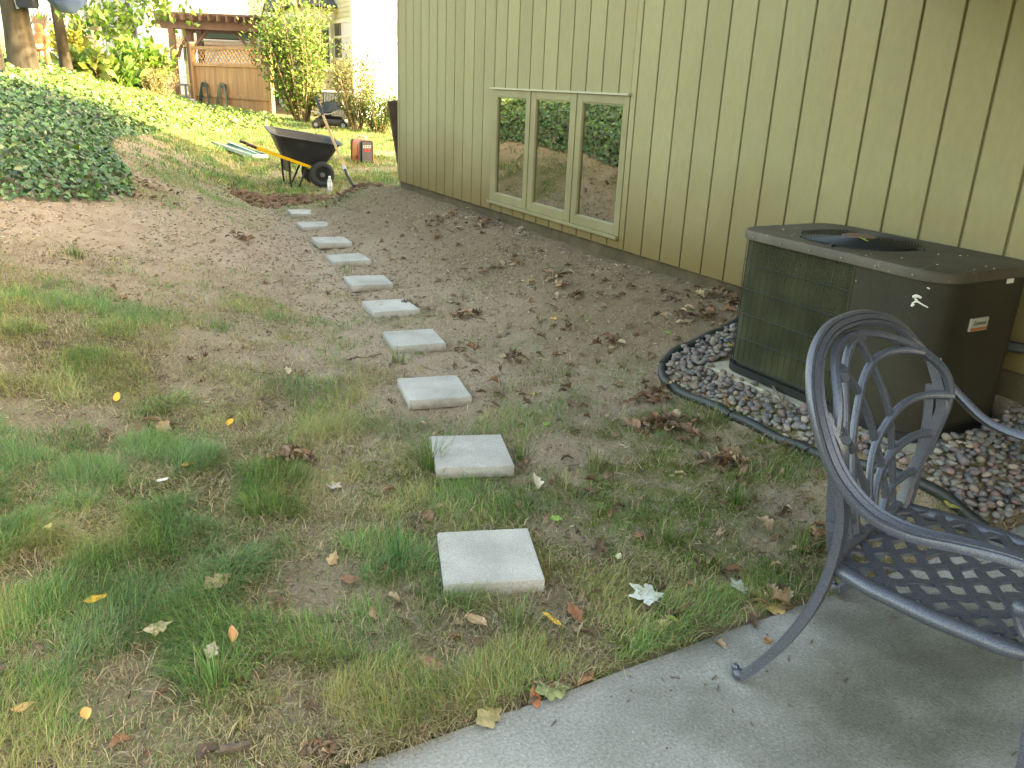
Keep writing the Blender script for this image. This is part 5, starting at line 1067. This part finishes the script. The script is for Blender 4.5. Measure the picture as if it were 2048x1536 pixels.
def lawn():
    parts = []
    def field(n, x0, x1, y0, y1, Lm, Wm, dens_pow=1., ymin=1.40):
        x = RNG.uniform(x0, x1, n); y = RNG.uniform(y0, y1, n); d = density(x, y); cl = sst((fbm(x*5.3+60, y*5.3+9, 3)-.30)/.36)
        k = (RNG.uniform(size=n) < d**dens_pow*(.34+.9*cl)) & off_pavers(x, y, .158) & ~inpoly(x, y, BED) & ((y > ymin) | (x > 99))
        x, y, d, cl = x[k], y[k], d[k], cl[k]; n = len(x)
        ang = fbm(x*1.6+80, y*1.6+3, 3)*16+RNG.normal(size=n)*1.1; len_ = Lm*(.45+.9*cl)*RNG.uniform(.55, 1.3, n)*(.6+.4*np.clip(d, 0, 1))
        lean = np.clip(.55+.55*fbm(x*2.1, y*2.1+77, 2)+RNG.normal(size=n)*.28, .1, 1.5)
        g = fbm(x*3.1+12, y*3.1+44, 3); c = tint((.15, .27, .07), n, .30, .10); yg = (g+RNG.normal(size=n)*.1 > .55); c[yg] = tint((.28, .30, .10), int(yg.sum()), .22, .1)
        bl = (g+RNG.normal(size=n)*.12 < .36); c[bl] = tint((.14, .245, .095), int(bl.sum()), .22, .1)
        dr = RNG.uniform(size=n) < .18+.32*(1-cl)+.25*(g > .56); c[dr] = tint((.44, .36, .20), int(dr.sum()), .22, .06); lean[dr] = np.clip(lean[dr]+.55, 0, 1.6)
        parts.append(blades(x, y, len_, Wm*RNG.uniform(.6, 1.3, n), lean, ang, c))
    field(520000, -1.4, 2.7, 1.40, 3.3, .072, .0018)
    field(260000, -2.0, 2.9, 3.3, 5.6, .066, .0024)
    field(85000, -2.0, 3.1, 5.6, 10, .055, .0036, 1.)
    field(210000, 0.5, 9.5, 10, 24, .08, .0115, 1.)
    # thatch: dead blades lying flat
    n = 190000; x = RNG.uniform(-1.5, 3.2, n); y = RNG.uniform(1.41, 6, n); y[:6000] = RNG.uniform(1.375, 1.43, 6000); d = density(x, y); m_ = mossy(x, y)
    k = (RNG.uniform(size=n) < np.clip(.10+.75*d+.25*m_, 0, .9)*sst((fbm(x*4+7, y*4, 3)-.25)/.3)) & off_pavers(x, y) & ~inpoly(x, y, BED); x, y = x[k], y[k]; n = len(x)
    c = tint((.38, .31, .18), n, .3, .06); dk = RNG.uniform(size=n) < .3; c[dk] = tint((.13, .095, .06), int(dk.sum()), .3, .06)
    parts.append(blades(x, y, RNG.uniform(.025, .075, n), RNG.uniform(.0013, .0026, n), RNG.uniform(1.1, 1.5, n), RNG.uniform(0, 6.28, n), c, np.maximum(gh(x, y), np.where(y < 1.41, .0, -9))+RNG.uniform(.004, .02, n), .4))
    V, T, Cc = join(parts); kind(tag(npmesh('grass', V, T, LEAF_DULL, Cc), 'thin patchy green grass and dry thatch over the yard', 'grass'), 'stuff')
    # moss: tiny upright shoots
    n = 130000; x = RNG.uniform(.2, 3.0, n); y = RNG.uniform(1.41, 3.6, n); k = (RNG.uniform(size=n) < mossy(x, y)*sst((fbm(x*9, y*9+50, 3)-.36)/.25)) & off_pavers(x, y) & ~inpoly(x, y, BED); x, y = x[k], y[k]; n = len(x)
    V, T, Cc = blades(x, y, RNG.uniform(.006, .016, n), RNG.uniform(.003, .005, n), RNG.uniform(.2, 1.0, n), RNG.uniform(0, 6.28, n), tint((.12, .17, .025), n, .3, .1), gh(x, y)+.004)
    kind(tag(npmesh('moss', V, T, LEAF_DULL, Cc), 'bright green moss creeping over the damp soil by the patio', 'moss'), 'stuff')
lawn()
def tuft(px, py, n, L, W, lab, col=(.09, .17, .04), spread=.04, dry=.15):
    c = G(px, py); r = np.abs(RNG.normal(size=n))*spread; a = RNG.uniform(0, 6.283, n); x = c[0]+r*np.cos(a); y = c[1]+r*np.sin(a); cl = tint(col, n, .2, .1); k = RNG.uniform(size=n) < dry; cl[k] = tint((.36, .32, .18), int(k.sum()), .2, .05)
    V, T, Cc = blades(x, y, L*RNG.uniform(.5, 1.2, n), W*RNG.uniform(.7, 1.2, n), np.clip(r/spread*.45+RNG.normal(size=n)*.25+.15, .02, 1.45), a+RNG.normal(size=n)*.5, cl); tag(npmesh('grass_tuft', V, T, LEAF_DULL, Cc), lab, 'grass tuft', 'grass tufts along the path')
tuft(862, 940, 130, .15, .0034, 'lush grass tuft against the left edge of the second paver')
tuft(1040, 920, 45, .11, .003, 'small grass tuft at the right edge of the second paver')
tuft(1190, 945, 90, .13, .0028, 'pale based spiky grass tuft right of the second paver', (.14, .18, .06), .03, .35)
tuft(1130, 985, 60, .12, .0028, 'dry yellowish grass tuft below the pale spiky one', (.2, .2, .08), .04, .5)
tuft(790, 725, 55, .12, .003, 'grass tuft in front of the fourth paver')
tuft(692, 548, 30, .14, .0035, 'sparse grass tuft in front of the seventh paver')
tuft(1475, 1010, 110, .10, .0026, 'soft round grass tuft on the moss left of the chair back')
tuft(1330, 1085, 80, .10, .0026, 'dark grass tuft on the moss between the paver and the chair')
tuft(1600, 1110, 110, .12, .0026, 'tall soft grass tuft behind the curved chair leg')
tuft(1030, 1262, 150, .10, .0026, 'long grass tuft in front of the first paver', (.12, .2, .05), .05)
tuft(800, 1130, 60, .15, .0038, 'bright long bladed tuft left of the first paver', (.08, .19, .07), .035, .05)
tuft(150, 515, 60, .11, .004, 'lone green grass tuft on the bare soil near the ivy')
tuft(430, 1385, 120, .13, .0026, 'bright long bladed grass tuft at the bottom left of the yard', (.15, .28, .08), .06, .12)
tuft(1425, 850, 60, .11, .003, 'grass tuft growing through the dead leaves by the edging', (.12, .17, .06), .035, .3)

# ================================================================== LITTER, LEAVES, TWIGS
def leaf_shape(kind_, seed):
    """(verts, faces) of one leaf about 1 long, lying in xy, tip towards +x"""
    R = random.Random(seed); rows = 11; V = []; c1 = R.uniform(-.5, .9); c2 = R.uniform(-.5, .5); tw = R.uniform(-.6, .6)
    if kind_ == 'maple':
        arms = [(0, 1.0), (52, .86), (-52, .86), (112, .55), (-112, .55)]; out = []
        for th in np.linspace(-180, 180, 60, endpoint=False):
            r = .30
            for a, l in arms:
                dth = abs((th-a+180) % 360-180); r = max(r, l*max(0, 1-dth/36)**.8*.62+.27)
            r *= 1+.10*math.sin(th*.42*math.pi); out.append((r*math.cos(math.radians(th)), r*math.sin(math.radians(th))))
        V = [(0, 0, 0)]+[(x, y, .10*c1*(x*x+y*y)*2+.05*math.sin(5*x)*c2) for x, y in out]; n = len(out); Fc = [(0, 1+i, 1+(i+1) % n) for i in range(n)]
        V += [(-.18, -.012, 0), (-.18, .012, 0), (-.62, .03, .05), (-.62, .012, .05)]; m_ = len(V); Fc.append((m_-4, m_-3, m_-2, m_-1)); return V, Fc
    for i in range(rows):
        s = i/(rows-1)
        if kind_ == 'oak': w = .30*math.sin(math.pi*min(1, s*1.02)**.8)*(.50+.62*abs(math.cos(s*math.pi*3.1)))+.012
        elif kind_ == 'narrow': w = .16*math.sin(math.pi*s)**.8+.004
        else: w = .27*math.sin(math.pi*s**.85)**.8+.004
        for k in (-1, -.5, 0, .5, 1):
            y = k*w; z = c1*y*y*2.2+c2*.35*(s-.5)**2+tw*.25*y*(s-.5)+.03*math.sin(9*s+4*k+seed); V.append((s, y, z))
    Fc = [(i*5+j, i*5+j+1, (i+1)*5+j+1, (i+1)*5+j) for i in range(rows-1) for j in range(4)]
    V += [(0, -.012, 0), (0, .012, 0), (-.22, .02, .03), (-.22, 0, .03)]; m_ = len(V); Fc.append((m_-4, m_-3, m_-2, m_-1)); return V, Fc
def litter():
    SH = [leaf_shape(k, s) for s, k in enumerate(['oak', 'oak', 'oak', 'ovate', 'oak', 'narrow', 'oak', 'ovate'])]
    def curl(V, q):                            # dead leaves roll up
        o = []
        for x, y, z in V: a = y*q*4; o.append((x, math.sin(a)/(q*4+1e-6), z+(1-math.cos(a))/(q*4+1e-6)+.10*math.sin(x*3)*q))
        return o
    VV = []; TT = []; CC = []; off = 0
    def put_leaf(x, y, z, s, col):
        nonlocal off
        V, Fc = SH[random.randrange(8)]; V = np.array(curl(V, random.uniform(.3, 1.9)))
        R = (Matrix.Rotation(random.uniform(0, 6.3), 3, 'Z') @ Matrix.Rotation(random.uniform(-.5, .5), 3, 'X') @ Matrix.Rotation(random.uniform(-.4, .4), 3, 'Y')); V = (np.array(R) @ (V*s).T).T+np.array([x, y, z]); VV.append(V)
        TT.append(np.array([t for f in Fc for t in ((f[0], f[1], f[2]), (f[0], f[2], f[3]))])+off); CC.append(np.tile(col, (len(V), 1))); off += len(V)
    def colour():
        return random.choice([(.16, .095, .055), (.20, .13, .08), (.11, .065, .04), (.27, .19, .12), (.13, .085, .06), (.22, .12, .07), (.34, .25, .15)])
    def scatter(n, px0, px1, py0, py1, s0, s1):
        for k in range(n):
            p = G(random.uniform(px0, px1), random.uniform(py0, py1))
            if off_pavers(p[0], p[1], .19) and not inpoly(p[0], p[1], IVY) and p[0] < 3.46: put_leaf(p[0], p[1], p[2]+.008, random.uniform(s0, s1), np.array(colour())*random.uniform(.7, 1.2))
    def pile(px, py, n, r, s0=.05, s1=.09):
        c = G(px, py)
        for k in range(n):
            a = random.uniform(0, 6.3); d = r*abs(random.gauss(0, .6)); x, y = c[0]+d*math.cos(a), c[1]+d*math.sin(a)*.8
            if x < 3.46: put_leaf(x, y, float(gh(x, y))+.01+random.uniform(0, .03)*max(0, 1-d/r), random.uniform(s0, s1), np.array(colour())*random.uniform(.75, 1.25))
    # drifts of oak leaves along the house and by the stone bed
    for a in ((1330, 860, 60, .20), (1440, 930, 42, .11), (1300, 800, 22, .13), (1230, 690, 16, .14), (1120, 555, 18, .14), (1440, 590, 34, .24), (1390, 640, 24, .22), (1470, 610, 22, .16), (1020, 725, 14, .12), (930, 635, 14, .10), (580, 925, 24, .07), (880, 440, 30, .35), (960, 450, 30, .35),
              (560, 395, 30, .4), (680, 398, 22, .3), (490, 480, 16, .25), (320, 380, 20, .35), (270, 395, 12, .2), (240, 610, 8, .06), (330, 860, 9, .05), (640, 1515, 34, .06, .02, .04), (1060, 1410, 8, .05, .02, .045), (1100, 1385, 8, .06, .02, .045), (1540, 1215, 8, .06), (1640, 1090, 24, .16), (1700, 900, 8, .1), (820, 620, 10, .1), (1000, 540, 16, .2), (1150, 600, 14, .18)): pile(*a)
    scatter(300, 760, 1500, 420, 820, .03, .085); scatter(230, 760, 1680, 820, 1300, .025, .07); scatter(130, 100, 760, 420, 900, .025, .065); scatter(40, 0, 900, 900, 1530, .03, .065); scatter(60, 250, 760, 300, 420, .05, .10)
    V = np.concatenate(VV); T = np.concatenate(TT); C_ = np.concatenate(CC); kind(tag(npmesh('leaf_litter', V, T, DEAD, C_), 'curled dead brown oak leaves littering the bare soil', 'leaf litter'), 'stuff')
    # crumbs: twig bits, chips and clods
    n = 30000; px = RNG.uniform(-50, 1750, n); py = 400+RNG.uniform(0, 1, n)**.75*1150; VV = []; TT = []; CC = []; o = 0
    X = RNG.uniform(-1.6, 3.45, n); Y = 1.42+RNG.uniform(0, 1, n)**1.35*9.2; okk = off_pavers(X, Y) & ~inpoly(X, Y, IVY) & ~inpoly(X, Y, BED) & (fbm(X*2.7+20, Y*2.7+90, 3)+RNG.normal(size=n)*.14 > .46); X, Y = X[okk], Y[okk]; n = len(X)
    Z = gh(X, Y)+.006; az = RNG.uniform(0, 6.28, n); Ln = RNG.uniform(.003, .012, n)*(1+2.*(RNG.uniform(size=n) < .08)); W_ = RNG.uniform(.0008, .0021, n)*np.clip(Y/4, .9, 1.4); d = np.stack([np.cos(az), np.sin(az), RNG.normal(size=n)*.15], 1); s = np.stack([-np.sin(az), np.cos(az), 0*az], 1); P = np.stack([X, Y, Z], 1); up = np.array([[0, 0, 1.]])
    V = np.stack([P-d*Ln[:, None]-s*W_[:, None], P-d*Ln[:, None]+s*W_[:, None], P-d*Ln[:, None]+up*W_[:, None]*1.6, P+d*Ln[:, None]-s*W_[:, None], P+d*Ln[:, None]+s*W_[:, None], P+d*Ln[:, None]+up*W_[:, None]*1.6], 1).reshape(-1, 3)
    k = np.arange(n)[:, None]*6; T = np.concatenate([k+np.array([t]) for t in ((0, 3, 5), (0, 5, 2), (1, 2, 5), (1, 5, 4), (0, 1, 4), (0, 4, 3), (0, 2, 1), (3, 4, 5))], 0)
    c = tint((.13, .092, .06), n, .5, .06); k2 = RNG.uniform(size=n) < .36; c[k2] = tint((.46, .38, .27), int(k2.sum()), .25, .05)
    kind(tag(npmesh('twig_crumbs', V, T, DEAD, np.repeat(c, 6, 0)), 'crumbs of twigs and bark strewn over the soil', 'debris'), 'stuff')
    ico = bmesh.new(); bmesh.ops.create_icosphere(ico, subdivisions=1, radius=1); iv = np.array([v.co[:] for v in ico.verts]); it = np.array([[v.index for v in f.verts] for f in ico.faces])
    def clods(name, lab, X, Y, S_, base_c, lift=.3):
        n = len(X); jit = 1+RNG.normal(size=(n, len(iv), 1))*.3; V = (iv[None]*jit*S_[:, None, None]*np.array([1.15, 1, .7])+np.stack([X, Y, gh(X, Y)+S_*lift], 1)[:, None]).reshape(-1, 3); T = (it[None]+np.arange(n)[:, None, None]*len(iv)).reshape(-1, 3)
        kind(tag(npmesh(name, V, T, DEAD, np.repeat(tint(base_c, n, .22, .04), len(iv), 0)), lab, name.replace('_', ' ')), 'stuff')
    n = 14000; X = RNG.uniform(-1.3, 3.45, n); Y = 1.6+RNG.uniform(0, 1, n)**1.2*8.6; k = off_pavers(X, Y) & ~inpoly(X, Y, BED) & ~inpoly(X, Y, IVY) & (density(X, Y) < .45*RNG.uniform(size=n)+.1); clods('soil_crumbs', 'small crumbs of dry soil on the bare ground', X[k], Y[k], (RNG.uniform(.002, .0075, n)*np.clip(Y/4, .8, 1.5))[k], (.27, .20, .138))
    n = 3200; s = RNG.uniform(0, 1, n); X = 1.9+1.55*s+RNG.normal(size=n)*.05; Y = 10.05-.12*(X-2.5)+.2*np.sin(X*3)+RNG.normal(size=n)*.19; X2 = 3.25+RNG.normal(size=260)*.17; Y2 = 9.55+RNG.normal(size=260)*.17
    clods('dug_soil', 'ridge of freshly dug dark brown soil clods at the path end', np.concatenate([X, X2]), np.concatenate([Y, Y2]), np.concatenate([.005+.036*RNG.uniform(0, 1, n)**5, .005+.034*RNG.uniform(0, 1, 260)**4]), (.17, .095, .055), .5)
litter()
LEAFN = 0
def single(kind_, px, py, s, col, lab, rot, tilt=(0, 0), name='fallen_leaf', lift=.012, on=None, seed=None, c2=None, grp='fallen leaves one can pick out'):
    """one fallen leaf one can point to"""
    global LEAFN; LEAFN += 1; V, Fc = leaf_shape(kind_, seed if seed is not None else LEAFN*3+1); me = bpy.data.meshes.new(name); me.from_pydata([(x-.4 if kind_ != 'maple' else x, y, z) for x, y, z in V], [], Fc); me.polygons.foreach_set('use_smooth', [True]*len(Fc))
    me.materials.append(mat('fallen_leaf_'+kind_, col, c2 or tuple(q*.62 for q in col), rough=.55, scale=5, edge=(.4, .8), bump=.1)); o = bpy.data.objects.new(name, me); p = G(px, py, lift) if on is None else on
    o.matrix_world = Matrix.Translation(Vector(p.tolist() if hasattr(p, 'tolist') else p)) @ Matrix.Rotation(tilt[0], 4, 'X') @ Matrix.Rotation(tilt[1], 4, 'Y') @ Matrix.Rotation(rot, 4, 'Z') @ Matrix.Scale(s, 4); put(o); tag(o, lab, 'leaf', grp); return o
YE, OR_, TAN, BRN, PALE, GRN, LGRN = (.62, .36, .03), (.52, .22, .05), (.45, .33, .18), (.24, .125, .075), (.52, .52, .44), (.06, .14, .03), (.22, .42, .06)
single('maple', 1300, 1192, .082, (.55, .58, .53), 'large silvery white maple leaf lying beside the first paver', 1.9, (.15, .1), lift=.03, seed=4, c2=(.46, .5, .44))
single('maple', 1478, 1175, .05, (.42, .46, .4), 'small silvery maple leaf half hidden in grass near the chair', .6, (.3, .2), lift=.03)
single('ovate', 948, 1238, .085, (.46, .29, .16), 'big tan oval leaf in front of the first paver', -1.2, (-.1, .1), lift=.02)
single('ovate', 186, 1197, .062, YE, 'bright orange yellow leaf on the grass at lower left', .1, lift=.045)
single('ovate', 233, 795, .05, YE, 'yellow leaf standing in the grass near the left edge', 1.2, (.7, 0), lift=.04)
single('ovate', 372, 930, .05, OR_, 'small orange leaf in the grass left of the second paver', .3, lift=.035)
single('ovate', 459, 845, .045, YE, 'small yellow leaf beside the worn dirt edge', .8, (.5, 0), lift=.03)
single('ovate', 697, 1158, .068, BRN, 'cupped reddish brown leaf left of the first paver', .2, (.2, .3), lift=.02)
single('ovate', 750, 1227, .055, (.40, .2, .13), 'small folded pink brown leaf beside a bare muddy spot', 1.4, (.3, .2), lift=.02)
single('oak', 665, 1118, .06, (.38, .26, .13), 'curled brown leaf above the cupped reddish one', .9, (.5, .1), lift=.025)
single('oak', 430, 1165, .10, (.36, .26, .13), 'long curled tan oak leaf in the lower left grass', .5, (.2, .2), lift=.04)
single('maple', 664, 972, .05, (.46, .38, .32), 'pale pinkish grey maple leaf left of the second paver', .3, lift=.012, c2=(.38, .3, .24))
single('ovate', 323, 960, .042, PALE, 'small white leaf on the grass at left', .2, lift=.04)
single('ovate', 93, 1053, .04, (.62, .52, .2), 'tiny pale yellow leaf at the far left of the grass', .9, lift=.04)
single('ovate', 172, 1428, .045, (.6, .33, .08), 'small orange leaf low in the bottom left corner', 1.6, lift=.045)
single('ovate', 40, 1413, .05, (.5, .3, .1), 'narrow brown orange leaf at the bottom left edge', .1, lift=.04)
single('ovate', 465, 1270, .045, (.45, .24, .1), 'upright brown leaf on the tip of the long grass', 1.5, (.9, .2), lift=.06)
single('oak', 310, 1255, .075, (.42, .34, .2), 'torn tan oak leaf lying in the lower left grass', .1, (.2, 0), lift=.045)
single('oak', 422, 1303, .06, (.42, .34, .24), 'broken tan leaf above the bright long bladed tuft', 1.1, (.3, .2), lift=.045)
single('narrow', 1108, 1240, .065, (.68, .42, .06), 'slim golden leaf between the first paver and the patio', 2.1, (.2, .3), lift=.025)
single('oak', 1153, 1228, .08, (.27, .13, .07), 'curled rusty oak leaf right of the slim golden leaf', 1.9, (.5, .3), lift=.03)
single('ovate', 1325, 1243, .055, (.62, .47, .22), 'pale yellow leaf near the patio edge below the silvery maple leaf', -.3, (.1, .1), lift=.02)
single('narrow', 1345, 1238, .062, (.26, .32, .05), 'slim olive green leaf beside the pale yellow one', -1.0, (.2, .2), lift=.025)
single('oak', 1545, 1215, .10, (.48, .34, .13), 'tan lobed oak leaf lying on the patio corner', -.4, (.05, .05), lift=.006)
single('oak', 1635, 1065, .11, (.45, .36, .15), 'yellow brown oak leaf behind the chair leg', -.5, (.1, .2), lift=.02)
single('oak', 1100, 1378, .10, (.22, .26, .11), 'green brown oak leaf overhanging the patio edge', -.2, (.2, .1), lift=.025)
single('ovate', 1072, 1398, .055, (.40, .15, .06), 'folded rusty leaf standing at the patio edge', 1.4, (.6, .2), lift=.02)
single('narrow', 1168, 1358, .075, (.42, .19, .08), 'long rusty leaf lying along the patio edge', .35, lift=.012)
single('oak', 975, 1435, .09, (.34, .29, .14), 'olive tan curled leaf at the patio edge lower down', .3, (.3, .2), lift=.025)
single('oak', 862, 1322, .085, (.30, .14, .09), 'dark red brown lobed leaf in a dry patch of grass', -.9, (.1, .2), lift=.02)
single('ovate', 1278, 1070, .045, (.46, .2, .1), 'small orange brown leaf on the moss right of the path', -.1, lift=.018)
single('ovate', 1237, 1113, .04, (.6, .58, .35), 'tiny pale cream leaf on the moss', .7, lift=.018)
single('maple', 1110, 1037, .035, LGRN, 'small bright green lobed leaf below the second paver', .5, lift=.02, c2=(.18, .36, .05))
single('oak', 1073, 965, .075, (.50, .46, .34), 'pale grey tan oak leaf standing by the second paver corner', 1.4, (.6, .2), lift=.03)
single('maple', 1091, 848, .03, LGRN, 'bright green leaf scrap right of the third paver', .2, lift=.015)
single('ovate', 557, 609, .075, GRN, 'single dark green leaf on the bare soil', -.2, (.15, .2), lift=.02, c2=(.05, .11, .03))
single('maple', 1107, 637, .045, (.6, .38, .1), 'orange star shaped leaf on the soil before the house', .6, lift=.015)
single('oak', 1120, 570, .10, (.5, .3, .17), 'large salmon brown oak leaf in the drift below the window', .1, (.2, .2), lift=.03)
single('maple', 1334, 665, .03, (.2, .45, .06), 'bright green leaf scrap near the stone bed', .4, (.3, .2), lift=.018, c2=(.18, .4, .05))
single('narrow', 1068, 787, .028, (.7, .42, .04), 'tiny golden leaf on the soil between path and stone bed', .9, (.3, 0), lift=.012)
single('maple', 1460, 690, .035, (.5, .34, .06), 'yellow brown leaf on the stones near the condenser', .2, (.2, .2), lift=.055)
single('oak', 1455, 805, .07, (.36, .19, .07), 'orange brown leaf caught on the edging tube', 1.2, (.6, .3), lift=.04)
single('oak', 1905, 1010, .10, (.42, .40, .1), 'large yellow green oak leaf on the stones behind the chair', .3, (.15, .2), lift=.05)
single('maple', 0, 0, .035, (.30, .5, .06), 'bright green leaf sprig lying on the condenser fan guard', .4, (.3, .2), on=np.array([FCX-.10, FCY-.10, FDOME(.14)+.012]), c2=(.25, .42, .05))
single('narrow', 765, 606, .05, (.55, .45, .35), 'small pale curled leaf on the fifth paver', .3, (.3, .2), on=np.array([1.80, 4.97, .066]))
single('oak', 232, 788-180, .07, (.25, .17, .1), 'dark curled leaf on the worn grass at left', .3, (.6, .2), lift=.03)
single('oak', 325, 858, .10, (.36, .22, .13), 'big crumpled brown oak leaf in the left grass', 1.0, (.5, .4), lift=.04)
single('oak', 575, 742, .06, (.48, .38, .24), 'pale tan leaf with a long stem on bare soil', 1.5, (.5, .2), lift=.02)
TW = mat('twig_bark', (.07, .05, .035), (.13, .095, .07), rough=.85, scale=30)
def twig(pts, r, lab, lift=.008, name='twig'):
    path = spline([G(*p, lift) for p in pts], 5); tag(MB().tube(path, r, 6, scale=np.linspace(1, .55, len(path))).build(name, TW, smooth=True), lab, 'twig', 'fallen twigs')
twig([(698, 717), (730, 715), (762, 707)], .005, 'short dark twig on bare soil left of the fourth paver')
twig([(500, 825), (540, 815), (570, 808)], .006, 'grey twig lying in the worn grass left of the third paver')
twig([(632, 1318), (680, 1322), (720, 1308), (712, 1345)], .007, 'forked grey twig on mud in the lower grass')
twig([(570, 1240), (630, 1243), (690, 1238)], .006, 'thin grey twig lying in the lower left grass')
twig([(430, 1130), (445, 1145), (458, 1162)], .006, 'short grey stick beside the long curled leaf')
twig([(770, 1532), (830, 1528), (882, 1532)], .0075, 'brown stick lying on the patio edge at the bottom')
twig([(1270, 1235), (1320, 1243), (1358, 1262)], .006, 'dark twig by the patio edge below the pale leaf')
twig([(1370, 765), (1420, 790), (1445, 810)], .003, 'thin wiry twig over the stones and edging') if False else None
twig([(1490, 880), (1540, 895), (1600, 872)], .004, 'thin pale twig crossing the edging tube', .04)
twig([(1545, 770), (1562, 800), (1580, 825)], .005, 'dark curved twig lying on the stones by the pad', .06)
twig([(440, 1500), (470, 1495), (500, 1485)], .012, 'chunky grey wood chip in the bottom left grass', .02, 'wood_chip')
twig([(-10, 1345), (5, 1338), (25, 1330)], .013, 'pale grey wood chunk at the left edge of the grass', .02, 'wood_chip')
p = G(1522, 1355); cup = MB(); cup.loft(lathe((p[0], p[1], .001), [(.003, 0), (.009, .002), (.011, .008), (.0095, .009), (.006, .005)], 12)); tag(cup.build('acorn_cup', mat('acorn_brown', (.28, .14, .05), (.2, .09, .035), rough=.6, scale=200), smooth=True), 'brown acorn cup on the patio beside the chair foot', 'acorn cup')
dm = MB()
for k in range(170):
    x, y = random.uniform(.5, 3.1), random.uniform(.2, 1.36); a = random.uniform(0, 6.3); dm.obox((x, y, .0022), (math.cos(a), math.sin(a), 0), (-math.sin(a), math.cos(a), 0), (0, 0, 1), random.choice([.002, .003, .006, .012]), .0012, .0012)
kind(tag(dm.build('patio_crumbs', TW), 'specks of dark plant debris on the patio', 'debris'), 'stuff')
twig([(1900, 1165), (1950, 1180), (2000, 1188)], .0025, 'x') if False else None
